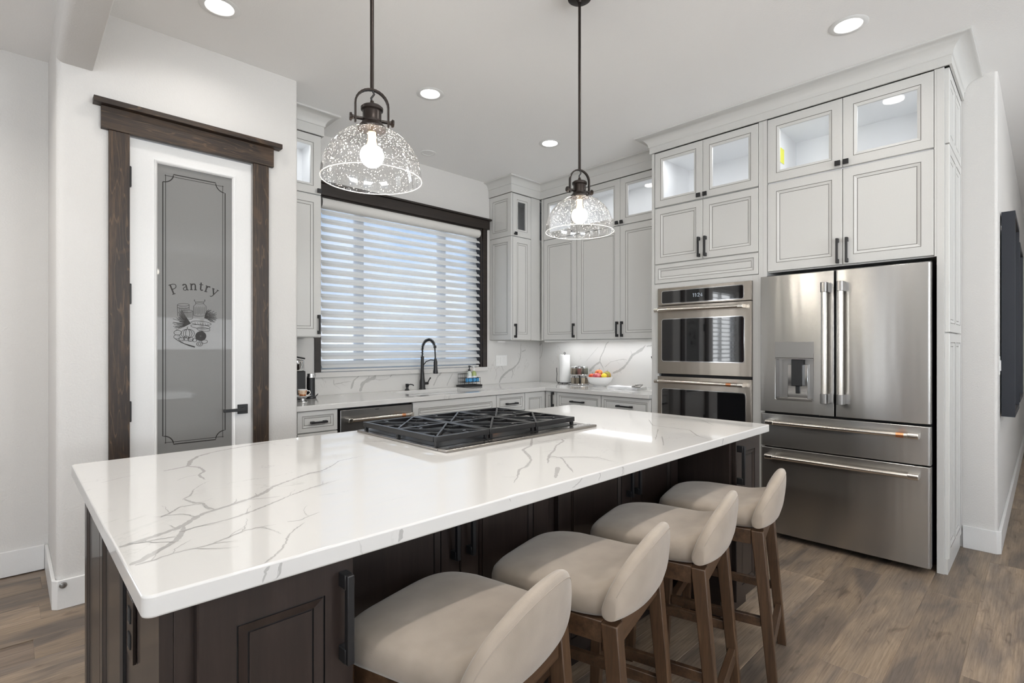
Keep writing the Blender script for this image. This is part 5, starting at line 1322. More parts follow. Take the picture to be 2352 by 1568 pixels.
# left door with the dispenser niche
mb = MB()
HY0, HY1, HZ0, HZ1 = 1.032, 1.258, 0.930, 1.200
mb.cells([0.9165, HY0, HY1, 1.353], [0.843, HZ0, HZ1, 1.748], {(1, 1)}, RF.plane, RF.plane + 0.066, 'x')
dl_ = obj('door', mb, 'steel', t, 0.003)
mb = MB()
mb.box(RF.plane + 0.002, RF.plane + 0.064, HY0, HY0 + 0.004, HZ0, HZ1).box(RF.plane + 0.002, RF.plane + 0.064, HY1 - 0.004, HY1, HZ0, HZ1)
mb.box(RF.plane + 0.002, RF.plane + 0.064, HY0 + 0.004, HY1 - 0.004, HZ0, HZ0 + 0.006).box(RF.plane + 0.002, RF.plane + 0.064, HY0 + 0.004, HY1 - 0.004, HZ1 - 0.006, HZ1)
mb.box(RF.plane + 0.058, RF.plane + 0.064, HY0 + 0.004, HY1 - 0.004, HZ0 + 0.006, HZ1 - 0.006)
obj('dispenser_niche', mb, 'steeldark', dl_)
mb = MB(); RF.box(mb, 1.030, 1.260, 1.203, 1.306, 0.0002, 0.003); obj('dispenser_screen', mb, 'steeldark', dl_, 0.001)
mb = MB().box(RF.plane + 0.012, RF.plane + 0.05, 1.10, 1.165, 1.02, 1.193).box(RF.plane + 0.03, RF.plane + 0.045, 1.12, 1.145, 0.97, 1.02)
obj('dispenser_spout', mb, 'black', dl_, 0.003)
mb = MB().box(RF.plane + 0.04, RF.plane + 0.0575, 1.075, 1.195, HZ0 + 0.007, 1.16)
obj('dispenser_paddle', mb, 'chrome', dl_, 0.002)
mb = MB(); RF.box(mb, 1.04, 1.25, HZ0 - 0.004, HZ0 + 0.01, -0.05, 0.004); obj('drip_tray', mb, 'steelh', dl_, 0.001)
d1 = slab('drawer', 0.447, 1.353, 0.612, 0.829, t)
d2 = slab('drawer', 0.447, 1.353, 0.040, 0.604, t)
obj('seal', MB().box(3.7292, 3.7318, 0.452, 1.348, 0.05, 1.74), 'gap', t)
def fridge_bar(parent, a, b_, fixed, upright, band=None):
    mb = MB(); x = 3.610
    if upright:
        z0, z1 = a, b_
        mb.tube([(x, fixed, z0 + 0.05), (x, fixed, z1 - 0.05)], 0.0165, 14)
        h = obj('handle', mb, 'steelbar', parent)
        for zc, s_ in ((z0, 1), (z1, -1)):
            za, zb = sorted((zc, zc + s_ * 0.06))
            e_ = MB().prism(rounded(x - 0.020, 3.662, fixed - 0.019, fixed + 0.019, [0.012, 0.0, 0.0, 0.012], 4), za, zb, 'z', sm=True)
            obj('handle_end', e_, 'steeldark', h, 0.002)
    else:
        y0, y1 = a, b_
        mb.tube([(x, y0 + 0.045, fixed), (x, y1 - 0.045, fixed)], 0.0145, 14)
        h = obj('handle', mb, 'steelbar', parent)
        for yc, s_ in ((y0, 1), (y1, -1)):
            ya, yb = sorted((yc, yc + s_ * 0.05))
            e_ = MB().prism([(p, q) for p, q in rounded(x - 0.016, 3.662, fixed - 0.016, fixed + 0.016, [0.01, 0, 0, 0.01], 4)], ya, yb, 'y', sm=True)
            obj('handle_end', e_, 'steelbar', h, 0.002)
        if band:
            c_ = MB().tube([(x, band, fixed), (x, band + 0.035, fixed)], 0.0155, 14); obj('copper_band', c_, 'copper', h)
    return h
fridge_bar(dl_, 0.925, 1.672, 0.957, True)
fridge_bar(dr_, 0.925, 1.672, 0.871, True)
fridge_bar(d1, 0.493, 1.302, 0.777, False, band=0.56)
fridge_bar(d2, 0.493, 1.306, 0.551, False)

# double wall oven
OV = Face(3.735, 'y')
t = thing('double_oven', (4.0, 1.805, 0.35), 'stainless steel double wall oven with black glass doors', 'oven')
obj('body', MB().box(3.7895, 4.33, 1.444, 2.17, 0.345, 1.738), 'fridgeside', t)
def frame_plate(name, u0, u1, z0, z1, g, parent, r=0.012, n=0.0, d=0.05):
    """steel front with a rounded black glass set in it"""
    f = Face(OV.plane - n, 'y')
    mb = MB(); f.box(mb, u0, u1, z0, z1, -d, 0)
    o_ = obj(name, mb, 'ovensteel', parent, 0.002)
    mb = MB(); mb.prism(rounded(g[0] - 0.005, g[1] + 0.005, g[2] - 0.005, g[3] + 0.005, r + 0.004, 5), f.plane - 0.0022, f.plane + 0.001, 'x', sm=True)
    tr = obj('glass_trim', mb, 'chrome', o_)
    mb = MB(); mb.prism(rounded(g[0], g[1], g[2], g[3], r, 5), f.plane - 0.0035, f.plane + 0.001, 'x', sm=True)
    gl_ = obj('glass', mb, 'bglass', o_)
    return o_, gl_
cp, cg = frame_plate('control_panel', 1.4415, 2.1725, 1.604, 1.7405, (1.496, 2.132, 1.620, 1.714), t)
def oven_bar(parent, z, band):
    x = 3.682
    mb = MB().tube([(x, 1.505, z), (x, 2.145, z)], 0.0125, 14); h = obj('handle', mb, 'steelbar', parent)
    for yc, s_ in ((1.478, 1), (2.168, -1)):
        ya, yb = sorted((yc, yc + s_ * 0.036))
        e_ = MB().prism(rounded(x - 0.014, 3.7345, z - 0.014, z + 0.014, [0.008, 0, 0, 0.008], 4), ya, yb, 'y', sm=True)
        obj('handle_end', e_, 'steelbar', h, 0.002)
    if band:
        obj('copper_band', MB().tube([(x, 1.56, z), (x, 1.595, z)], 0.0135, 14), 'copper', h)
d_, g_ = frame_plate('oven_door', 1.4415, 2.1725, 1.064, 1.599, (1.492, 2.132, 1.165, 1.492), t, 0.016)
oven_bar(d_, 1.563, False)
d_, g_ = frame_plate('oven_door', 1.4415, 2.1725, 0.50, 1.043, (1.485, 2.132, 0.60, 0.945), t, 0.016)
oven_bar(d_, 1.005, True)
mb = MB(); OV.box(mb, 1.445, 2.169, 0.35, 0.495, -0.045, -0.004); obj('vent_panel', mb, 'steel', t, 0.002)
# clock 11:24 drawn in strokes
SEG = {'1': [((0.5, 0), (0.5, 1)), ((0.5, 1), (0.28, 0.82))], '2': [((0.08, 0.78), (0.2, 0.97), (0.45, 1.0), (0.62, 0.86), (0.6, 0.65), (0.08, 0.03), (0.66, 0.03))], '4': [((0.52, 0), (0.52, 1), (0.04, 0.3), (0.7, 0.3))], ':': [((0.22, 0.16), (0.22, 0.32)), ((0.22, 0.62), (0.22, 0.78))]}
mb = MB()
u = 1.880
for ch, adv in zip('11:24', (0.6, 0.6, 0.45, 0.82, 0.8)):
    for st in SEG[ch]:
        mb.ribbon([(u - x * 0.026, 1.655 + y_ * 0.026) for x, y_ in st], 0.0030, lambda a, b_, l: (OV.plane - 0.0035 - l, a, b_), 0.0004)
    u -= adv * 0.026
obj('clock_digits', mb, 'clock', cg)

# dishwasher
t = thing('dishwasher', (1.93, 3.7, 0), 'stainless dishwasher with a bar handle left of the sink', 'dishwasher')
obj('body', MB().box(1.630, 2.227, 3.44, 4.0, 0.02, 0.846), 'fridgeside', t)
dd = obj('door', MB().box(1.640, 2.217, 3.385, 3.4395, 0.11, 0.838), 'steeldark', t, 0.003)
mb = MB().tube([(1.70, 3.335, 0.768), (2.168, 3.335, 0.768)], 0.0125, 12); h = obj('handle', mb, 'steelbar', dd)
for x in (1.672, 2.166): obj('handle_end', MB().box(x, x + 0.03, 3.3215, 3.3845, 0.754, 0.782), 'steelbar', h, 0.003)
obj('copper_band', MB().tube([(2.095, 3.335, 0.768), (2.125, 3.335, 0.768)], 0.0135, 12), 'copper', h)
obj('maker_mark', MB().box(1.905, 1.935, 3.3840, 3.3848, 0.822, 0.826), 'gap', dd)
obj('toe_panel', MB().box(1.632, 2.225, 3.455, 3.47, 0.0, 0.0195), 'black', t)

# cooktop
t = thing('gas_cooktop', (1.58, 1.84, CT), 'stainless gas cooktop with black cast iron grates on the island', 'cooktop')
TX0, TX1, TY0, TY1 = 1.131, 2.026, 1.563, 2.172
obj('tray', MB().box(TX0, TX1, TY0, TY1, CT + 0.0003, CT + 0.009), 'steelh', t, 0.002)
lip = obj('front_strip', MB().box(TX0 + 0.002, TX1 + 0.004, 1.507, TY0 - 0.002, CT + 0.0003, CT + 0.011), 'steelh', t, 0.002)
obj('maker_plate', MB().box(1.165, 1.215, 1.525, 1.545, CT + 0.0111, CT + 0.0116), 'steeldark', lip)
obj('burner_pan', MB().box(TX0 + 0.02, TX1 - 0.055, TY0 + 0.02, TY1 - 0.03, CT + 0.0092, CT + 0.0108), 'black', t)
gx = [1.135, 1.4055, 1.6795, 1.952]
gy0, gy1 = 1.578, 2.128
zt = CT + 0.050
for k in range(3):
    x0, x1 = gx[k] + 0.002, gx[k + 1] - 0.002
    ym = (gy0 + gy1) / 2
    mb = MB()
    w_ = 0.016
    # skirted frame
    for a, b_, c_, d_ in ((x0, x1, gy0, gy0 + w_), (x0, x1, gy1 - w_, gy1), (x0, x0 + w_, gy0 + w_, gy1 - w_), (x1 - w_, x1, gy0 + w_, gy1 - w_)):
        mb.box(a, b_, c_, d_, zt - 0.022, zt - 0.001)
    mb.box(x0 + w_, x1 - w_, ym - 0.009, ym + 0.009, zt - 0.014, zt - 0.001)
    for a in (x0 + 0.004, x1 - 0.018):
        for b_ in (gy0 + 0.004, ym - 0.007, gy1 - 0.018):
            mb.box(a, a + 0.014, b_, b_ + 0.014, CT + 0.0109, zt - 0.02)
    for (a, b_) in ((gy0 + w_, ym - 0.009), (ym + 0.009, gy1 - w_)):
        xa, xb = x0 + w_, x1 - w_
        cx, cy = (xa + xb) / 2, (a + b_) / 2
        for s1, s2 in ((1, 1), (1, -1)):
            p0 = (cx - s1 * (xb - xa) / 2, cy - s2 * (b_ - a) / 2, zt - 0.006); p1 = (cx + s1 * (xb - xa) / 2, cy + s2 * (b_ - a) / 2, zt - 0.006)
            mb.bar(p0, p1, 0.009, 0.011)
        for sx, sy in ((-1, 0), (1, 0), (0, -1), (0, 1)):
            hx, hy_ = (xb - xa) / 2, (b_ - a) / 2
            if sx:
                for s2 in (-1, 1):
                    q0 = Vector((cx + sx * hx, cy + s2 * hy_ * 0.30, zt - 0.006)); q1 = q0 + Vector((-sx * hx * 0.30, 0, 0)); q2 = q1 + Vector((-sx * 0.016, s2 * 0.026, 0))
                    if s2 * sx > 0:
                        mb.bar(q0, q1, 0.008, 0.010); mb.bar(q1, q2, 0.008, 0.010)
            else:
                for s2 in (-1, 1):
                    q0 = Vector((cx + s2 * hx * 0.32, cy + sy * hy_, zt - 0.006)); q1 = q0 + Vector((0, -sy * hy_ * 0.30, 0)); q2 = q1 + Vector((s2 * 0.028, -sy * 0.016, 0))
                    if s2 * sy < 0:
                        mb.bar(q0, q1, 0.008, 0.010); mb.bar(q1, q2, 0.008, 0.010)
    obj('grate', mb, 'iron', t, 0.0012, 1)
    for cy in ((gy0 + ym) / 2, (ym + gy1) / 2):
        bn = obj('burner', MB().lathe([(0, 0), (0.048, 0), (0.046, 0.010), (0.034, 0.014), (0, 0.014)], ((x0 + x1) / 2, cy, CT + 0.011), 24), 'copper' if k == 1 else 'steeldark', t)
        obj('burner_cap', MB().lathe([(0, 0.0142), (0.033, 0.0142), (0.036, 0.018), (0.030, 0.022), (0, 0.023)], ((x0 + x1) / 2, cy, CT + 0.011), 24), 'black', bn)

# ================================================================== WINDOW SHADE
t = thing('window_blind', (2.63, 4.06, 1.09), 'white layered horizontal sheer shade in the kitchen window', 'shade')
SX_0, SX_1 = WX0 + 0.016, WX1 - 0.028
val = []
for i in range(13):
    a = math.radians(-100 + 200 * i / 12)
    val.append((4.062 - 0.034 * math.cos(a) - 0.004, 2.437 + 0.040 * math.sin(a)))
mb = MB().prism(val + [(4.09, 2.477), (4.09, 2.397)], SX_0, SX_1, 'x', sm=True)
obj('valance', mb, 'valance', t, sharp=50)
NV = 19
vz0, vz1 = 1.094, 2.392
pitch = (vz1 - vz0) / NV
vmesh = None
for i in range(NV):
    zt_ = vz0 + pitch * (i + 1)
    if vmesh is None:
        mb = MB()
        sec = []
        for j in range(11):
            q = j / 10
            # soft S section, hung at its upper back edge, falling to the front
            y_ = 0.028 - 0.056 * q + 0.004 * math.sin(PI * q)
            z_ = -0.001 - 0.054 * q - 0.009 * math.sin(2 * PI * q)
            sec.append((y_, z_))
        th = 0.0012
        poly = sec + [(y_, z_ - th * 1.2) for y_, z_ in sec[::-1]]
        mb.prism([(y_, z_) for y_, z_ in poly], SX_0 - 2.63, SX_1 - 2.63, 'x', sm=True)
        o = obj('vane', mb, 'vane', t, local=True, sharp=60)
        vmesh = o.data
    else:
        o = bpy.data.objects.new('vane', vmesh); COL.objects.link(o); o.parent = t
    o.location = (0, 4.066 - 4.06, zt_ - 1.09)
obj('sheer', MB().box(SX_0, SX_1, 4.0985, 4.0990, vz0, 2.40), 'veil', t)
obj('bottom_rail', MB().box(SX_0, SX_1, 4.055, 4.085, 1.076, 1.0925), 'valance', t, 0.002)

# ================================================================== LIGHTS
def downlight(x, y, label, power=3.3, CEIL=CEIL):
    t = thing('recessed_light', (x, y, CEIL), label, 'ceiling light', 'recessed ceiling lights')
    mb = MB().lathe([(0.062, -0.0008), (0.066, -0.004), (0.088, -0.003), (0.092, -0.0006), (0.062, -0.0006)], (x, y, CEIL), 36)
    obj('trim_ring', mb, 'whitep', t)
    obj('lens', MB().lathe([(0, -0.0022), (0.0615, -0.0022), (0.0615, -0.0008), (0, -0.0008)], (x, y, CEIL), 30), 'lens', t)
    area_light('downlight', (x, y, CEIL - 0.012), (0, 0, -1), 0.12, 0.12, power, (1.0, 0.96, 0.91), 'DISK', math.radians(150))
for x, y, lab in ((0.759, 2.885, 'lit recessed light above the pantry door'), (2.033, 2.885, 'lit recessed light in front of the kitchen window'), (3.244, 2.889, 'lit recessed light above the window corner'), (3.19, 0.731, 'lit recessed light in front of the refrigerator cabinet'),
                  (0.759, 0.731, 'lit recessed light above the near stools'), (2.033, 0.731, 'lit recessed light above the far stools'),
                  (0.759, -1.4, 'lit recessed light over the living area behind'), (2.9, -1.4, 'lit recessed light over the living area by the hall'), (5.6, -0.8, 'lit recessed light in the hall')):
    downlight(x, y, lab, 8.0 if 0 < y < 1 and x < 2.5 else 1.9 if y > 2 or x == 3.19 else 3.3)
downlight(-0.9, 2.9, 'added recessed light brightening the side room wall', 15.0, 2.915)  # unseen lamp, added to brighten the side room wall
downlight(-2.4, 1.2, 'added recessed light in the side room by the far window', 8.0, 2.915)  # second unseen lamp, added as side room fill
mb = MB().lathe([(0, -0.003), (0.045, -0.003), (0.048, -0.006), (0.066, -0.005), (0.070, -0.0006), (0, -0.0006)], (2.637, 3.775, CEIL), 32)
tag(obj('ceiling_speaker', mb, 'whitep'), 'round white unlit ceiling disc near the window', 'speaker')

def pendant(x, y, label):
    zr = 1.826
    t = thing('pendant_lamp', (x, y, zr), label, 'pendant lamp', 'pendant lamps over the island')
    prof = [(0.163, 0.0), (0.1625, 0.012), (0.161, 0.03), (0.156, 0.055), (0.147, 0.08), (0.134, 0.103), (0.117, 0.124), (0.097, 0.142), (0.075, 0.156), (0.055, 0.165), (0.044, 0.170)]
    sh = obj('shade', MB().lathe(prof, (x, y, zr), 56), 'shade', t, sharp=80)
    ring = [(x + 0.163 * math.cos(2 * PI * i / 56), y + 0.163 * math.sin(2 * PI * i / 56), zr) for i in range(56)]
    obj('shade_rim', MB().tube(ring, 0.0016, 8, closed=True), M['rim'], sh)
    b = zr
    mb = MB().lathe([(0.0, 0.160), (0.046, 0.166), (0.047, 0.172), (0.036, 0.184), (0.031, 0.190), (0.032, 0.196), (0.0305, 0.200), (0.0305, 0.226), (0.036, 0.230), (0.0365, 0.238), (0.030, 0.244), (0.012, 0.249), (0.007, 0.256), (0.006, 0.262), (0, 0.262)], (x, y, b), 32)
    obj('socket', mb, 'bronze', t)
    ex = Vector((0.94, -0.34, 0))   # yoke turned a little toward the viewer
    ex.normalize()
    yo = []
    yo.append(ex * -0.0535 + Vector((0, 0, 0.186)))
    for i in range(15):
        a = PI - PI * i / 14
        yo.append(ex * (0.0535 * math.cos(a)) + Vector((0, 0, 0.247 + 0.052 * math.sin(a))))
    yo.append(ex * 0.0535 + Vector((0, 0, 0.186)))
    mb = MB()
    side = Vector((-ex.y, ex.x, 0))
    base_ = Vector((x, y, b))
    for p, q in zip(yo, yo[1:]):
        d = (q - p).normalized()
        mb.bar(tuple(base_ + p - d * 0.002), tuple(base_ + q + d * 0.002), 0.012, 0.006, up=tuple(side.cross(d)))
    obj('yoke', mb, 'bronze', t)
    mb = MB()
    for s in (-1, 1):
        c0 = base_ + Vector((0, 0, 0.199))
        mb = MB()
        mb.tube([tuple(c0 + ex * s * 0.028), tuple(c0 + ex * s * 0.064)], 0.0055, 10)
        mb.tube([tuple(c0 + ex * s * 0.058), tuple(c0 + ex * s * 0.062), tuple(c0 + ex * s * 0.066), tuple(c0 + ex * s * 0.072)], [0.007, 0.007, 0.014, 0.012], 12)
        obj('thumb_screw', mb, 'bronze', t)
    obj('rod', MB().tube([(x, y, b + 0.297), (x, y, CEIL - 0.045)], 0.0065, 12), 'bronze', t)
    obj('cord', MB().tube([(x, y, b + 0.30), (x + 0.006, y - 0.004, b + 0.285), (x - 0.003, y, b + 0.27), (x, y, b + 0.258)], 0.0035, 8), 'black', t)
    mb = MB().lathe([(0, -0.046), (0.010, -0.046), (0.014, -0.034), (0.048, -0.032), (0.056, -0.026), (0.0575, -0.0006), (0, -0.0006)], (x, y, CEIL), 32)
    obj('canopy', mb, 'bronze', t)
    bp_ = [(0, 0.042)] + [(0.0385 * math.sin(math.radians(a)), 0.080 - 0.0385 * math.cos(math.radians(a))) for a in range(15, 150, 15)] + [(0, 0.1165)]
    bo = obj('bulb', MB().lathe(bp_, (x, y, b), 24), 'bulb', t)
    obj('bulb_neck', MB().lathe([(0, 0.1168), (0.017, 0.1168), (0.0135, 0.130), (0.013, 0.158), (0, 0.158)], (x, y, b), 20), 'bulbneck', bo)
M['rim'] = sheer('glass_rim', (0.9, 0.9, 0.9), 0.35, 0.4)
pendant(0.866, 1.56, 'clear seeded glass pendant lamp nearest the pantry')
pendant(1.975, 1.568, 'clear seeded glass pendant lamp nearest the oven tower')

# ================================================================== STOOLS
def make_stool(label):
    t = thing('counter_stool', (0, 0, 0), label, 'stool', 'beige counter stools at the island')
    W = 0.201
    # seat cushion: rounded outline, crowned top
    def outline(ins):
        pts = []
        n = 56
        for i in range(n):
            a = 2 * PI * i / n
            ca, sa = math.cos(a), math.sin(a)
            e = 2.0 / 4.2
            u = math.copysign(abs(ca) ** e, ca); v = math.copysign(abs(sa) ** e, sa)
            hw = (0.200 + 0.010 * v - ins)
            hd = (0.212 - ins)
            pts.append((u * hw, 0.238 + v * hd))
        return pts
    mb = MB()
    rings = []
    for ins, z in ((0.020, 0.586), (0.006, 0.589), (0.0, 0.602), (0.0, 0.622), (0.004, 0.638), (0.014, 0.649), (0.032, 0.656), (0.065, 0.661), (0.11, 0.664), (0.16, 0.665)):
        b = len(mb.v)
        for p, q in outline(ins):
            rise = 0.030 * max(0.0, 1 - max(q - 0.05, 0.0) / 0.10) ** 2 if z > 0.645 else 0.0
            mb.v.append((p, q, z - 0.010 * max(0.0, (q - 0.30) / 0.13) + rise))
        rings.append(b)
    n = 56
    for a, c in zip(rings, rings[1:]):
        for j in range(n):
            mb.face((a + j, a + (j + 1) % n, c + (j + 1) % n, c + j), 0, True)
    mb.face([rings[0] + j for j in range(n)][::-1], 0, True); mb.face([rings[-1] + j for j in range(n)], 0, True)
    obj('seat', mb, 'fabric', t, local=True, sharp=80)
    # low wrapped back
    mb = MB()
    NS, NR = 33, 28
    rings = []
    for i in range(NS):
        s = math.sin(PI / 2 * (-1 + 2 * i / (NS - 1)))
        x = W * 1.0 * s
        k = max(0.0, 1 - abs(s) ** 2.3)
        top = 0.645 + 0.138 * k ** 0.66
        bot = 0.590 + 0.006 * (1 - k)
        th = 0.016 + 0.020 * k ** 0.4
        cy = 0.024 + 0.032 * abs(s) ** 2.3
        b = len(mb.v)
        for j in range(NR):
            a = 2 * PI * j / NR
            cz, sy = math.cos(a), math.sin(a)
            zz = (top + bot) / 2 + (top - bot) / 2 * math.copysign(abs(cz) ** 0.8, cz)
            lean = -0.16 * max(0.0, zz - 0.62) - 0.3 * max(0.0, zz - 0.62) ** 2
            wid = th * (1.15 - 0.45 * (zz - bot) / max(top - bot, 0.01))
            mb.v.append((x, cy + lean + wid * math.copysign(abs(sy) ** 0.75, sy), zz))
        rings.append(b)
    for a, c in zip(rings, rings[1:]):
        for j in range(NR):
            mb.face((a + j, a + (j + 1) % NR, c + (j + 1) % NR, c + j), 0, True)
    mb.face([rings[0] + j for j in range(NR)][::-1], 0, True); mb.face([rings[-1] + j for j in range(NR)], 0, True)
    back = obj('backrest', mb, 'fabric', t, local=True, sharp=80)
    # seam along the edge of the back
    seam = []
    for i in range(2, NS - 2):
        b = rings[i]
        seam.append(mb.v[b + 25])
    obj('seam', MB().tube(seam, 0.0011, 6), M['seam'], back, local=True)
    # frame
    L = 0.178
    def leg(x, yt, yb, xb):
        m_ = MB()
        a, c = 0.0215, 0.0165
        m_.hexa([(xb - c, yb - c, 0.0), (xb + c, yb - c, 0.0), (xb + c, yb + c, 0.0), (xb - c, yb + c, 0.0)],
                [(x - a, yt - a, 0.5845), (x + a, yt - a, 0.5845), (x + a, yt + a, 0.5845), (x - a, yt + a, 0.5845)])
        obj('leg', m_, 'swood', t, 0.003, local=True)
    for s in (-1, 1):
        leg(s * L, 0.056, 0.002, s * (L + 0.004))
        leg(s * L, 0.385, 0.405, s * (L + 0.004))
    def rail(name, p0, p1, w, h):
        obj(name, MB().bar(p0, p1, w, h), M['swoodx'], t, 0.002, local=True)
    for s in (-1, 1):
        rail('apron', (s * L, 0.078, 0.557), (s * L, 0.363, 0.557), 0.024, 0.054)
        rail('stretcher', (s * (L + 0.002), 0.044, 0.245), (s * (L + 0.002), 0.376, 0.245), 0.020, 0.034)
    rail('apron', (-L + 0.022, 0.052, 0.552), (L - 0.022, 0.052, 0.552), 0.024, 0.062)
    rail('apron', (-L + 0.022, 0.385, 0.557), (L - 0.022, 0.385, 0.557), 0.024, 0.054)
    rail('stretcher', (-L + 0.016, 0.015, 0.150), (L - 0.016, 0.015, 0.150), 0.024, 0.050)
    rail('footrest', (-L + 0.016, 0.398, 0.200), (L - 0.016, 0.398, 0.200), 0.026, 0.034)
    return t
M['seam'] = simple('seam_thread', (0.34, 0.29, 0.24), 0.9)
M['swoodx'] = wood('walnut_stool_rail', (0.030, 0.015, 0.008), (0.068, 0.036, 0.018), (0.115, 0.064, 0.034), 'x', 1.2, rough=0.42, bump=0.1)
st = make_stool('beige fabric counter stool nearest the viewer')
SA = math.radians(14)
spots = [(0.812, 0.744), (1.269, 0.746), (1.739, 0.746), (2.209, 0.746)]
labs = ['beige fabric counter stool nearest the viewer', 'beige fabric counter stool second from the viewer', 'beige fabric counter stool third from the viewer', 'beige fabric counter stool beside the refrigerator']
st.location = (*spots[0], 0); st.rotation_euler = (0, 0, SA)
for p, l in zip(spots[1:], labs[1:]):
    clone(st, (*p, 0), l, rz=SA)

# ================================================================== THINGS ON THE WORKTOP
Z0 = CT + 0.0004
# faucet
t = thing('faucet', (2.72, 3.982, Z0), 'matt black spring neck faucet behind the sink', 'faucet')
fx, fy = 2.72, 3.982
obj('base', MB().lathe([(0, 0), (0.030, 0), (0.030, 0.006), (0.026, 0.012), (0.025, 0.07), (0.020, 0.10), (0.0155, 0.17), (0.0145, 0.20), (0.0145, 0.30), (0, 0.30)], (fx, fy, Z0), 24), 'black', t)
arc = [(fx, fy, Z0 + 0.30), (fx, fy, Z0 + 0.36)]
for i in range(1, 13):
    a = PI - PI * i / 12 * 0.86
    arc.append((fx, fy - 0.10 - 0.10 * math.cos(a), Z0 + 0.36 + 0.092 * math.sin(a)))
arc += [(fx, fy - 0.198, Z0 + 0.335), (fx, fy - 0.202, Z0 + 0.28)]
obj('hose', MB().tube(arc, 0.0065, 10), 'black', t)
coil = []
dense = []
for i in range(len(arc) - 3):
    for j in range(12):
        dense.append(Vector(arc[i]).lerp(Vector(arc[i + 1]), j / 12))
L_ = 0
for i, p in enumerate(dense):
    tdir = (dense[min(i + 1, len(dense) - 1)] - dense[max(i - 1, 0)]).normalized()
    n1_ = Vector((1, 0, 0)); n2_ = tdir.cross(n1_)
    a = i * 2 * PI / 5.0
    coil.append(tuple(p + (n1_ * math.cos(a) + n2_ * math.sin(a)) * 0.0135))
obj('spring', MB().tube(coil, 0.0017, 5), 'black', t)
sp_ = obj('spray_head', MB().lathe([(0, 0), (0.021, 0), (0.022, 0.012), (0.017, 0.045), (0.0165, 0.105), (0.013, 0.115), (0.010, 0.135), (0, 0.135)], (fx, fy - 0.203, Z0 + 0.15), 20), 'black', t)
obj('hose_collar', MB().lathe([(0, 0), (0.012, 0), (0.014, 0.01), (0.012, 0.024), (0, 0.024)], (fx, fy - 0.195, Z0 + 0.375), 16), 'black', t)
obj('holder_arm', MB().tube([(fx, fy - 0.012, Z0 + 0.215), (fx, fy - 0.06, Z0 + 0.255), (fx, fy - 0.13, Z0 + 0.27), (fx, fy - 0.186, Z0 + 0.268)], 0.0045, 8), 'black', t)
lv = MB().tube([(fx + 0.024, fy, Z0 + 0.052), (fx + 0.062, fy, Z0 + 0.052)], 0.013, 14)
lv.tube([(fx + 0.058, fy, Z0 + 0.054), (fx + 0.066, fy - 0.01, Z0 + 0.08), (fx + 0.078, fy - 0.02, Z0 + 0.105)], [0.006, 0.005, 0.007], 10)
obj('lever', lv, 'black', t)
# soap pump
t = thing('soap_pump', (2.55, 3.97, Z0), 'small black deck mounted soap pump left of the faucet', 'soap dispenser')
obj('base', MB().lathe([(0, 0), (0.022, 0), (0.020, 0.006), (0.013, 0.012), (0.012, 0.030), (0.015, 0.034), (0.015, 0.058), (0, 0.060)], (2.55, 3.97, Z0), 18), 'black', t)
obj('spout', MB().tube([(2.55, 3.962, Z0 + 0.044), (2.55, 3.92, Z0 + 0.056), (2.55, 3.88, Z0 + 0.054), (2.55, 3.868, Z0 + 0.048)], 0.005, 8), 'black', t)
# dish caddy
cx, cy = 3.245, 3.945
t = thing('sink_caddy', (cx, cy, Z0), 'black wire sink caddy right of the faucet', 'caddy')
obj('tray', MB().cells([cx - 0.115, cx - 0.109, cx + 0.109, cx + 0.115], [cy - 0.06, cy - 0.054, cy + 0.054, cy + 0.06], {(1, 1)}, Z0, Z0 + 0.018).box(cx - 0.109, cx + 0.109, cy - 0.054, cy + 0.054, Z0 + 0.002, Z0 + 0.006), 'black', t)
mb = MB()
for zz in (0.045, 0.085):
    mb.tube([(cx - 0.10, cy - 0.05, Z0 + zz), (cx + 0.10, cy - 0.05, Z0 + zz), (cx + 0.10, cy + 0.05, Z0 + zz), (cx - 0.10, cy + 0.05, Z0 + zz)], 0.0022, 6, closed=True)
mb.tube([(cx - 0.10, cy - 0.002, Z0 + 0.125), (cx - 0.02, cy - 0.002, Z0 + 0.125), (cx - 0.02, cy + 0.05, Z0 + 0.125), (cx - 0.10, cy + 0.05, Z0 + 0.125)], 0.0022, 6, closed=True)
for i in range(9):
    x = cx - 0.10 + 0.025 * i
    mb.tube([(x, cy - 0.05, Z0 + 0.045), (x, cy + 0.05, Z0 + 0.045)], 0.0016, 5)
    if i % 2 == 0:
        mb.tube([(x, cy - 0.05, Z0 + 0.018), (x, cy - 0.05, Z0 + 0.085)], 0.0016, 5)
    mb.tube([(x, cy + 0.05, Z0 + 0.018), (x, cy + 0.05, Z0 + (0.125 if i < 4 else 0.085))], 0.0016, 5)
obj('wire_rack', mb, 'black', t)
M['blue'] = simple('blue_sponge', (0.06, 0.27, 0.52), 0.85, bump=0.5, bscale=160)
for i, (dx, lab) in enumerate(((-0.033, 'blue wavy sponge in the caddy, left one'), (0.052, 'blue wavy sponge in the caddy, right one'))):
    mb = MB()
    top = [(cx + dx - 0.036 + 0.072 * k / 12, Z0 + 0.082 + 0.005 * math.sin(k * 1.05)) for k in range(13)]
    bot = [(cx + dx + 0.036 - 0.072 * k / 12, Z0 + 0.048 + 0.003 * math.sin(k * 1.05)) for k in range(13)]
    mb.prism(top + bot, cy - 0.046, cy - 0.022, 'y')
    tag(obj('sponge', mb, 'blue', None, 0.003), lab, 'sponge', 'sponges in the caddy')
M['soapg'] = simple('green_print_soap_bottle', (0.36, 0.42, 0.16), 0.25)
M['soapw'] = simple('white_print_soap_bottle', (0.62, 0.66, 0.62), 0.25)
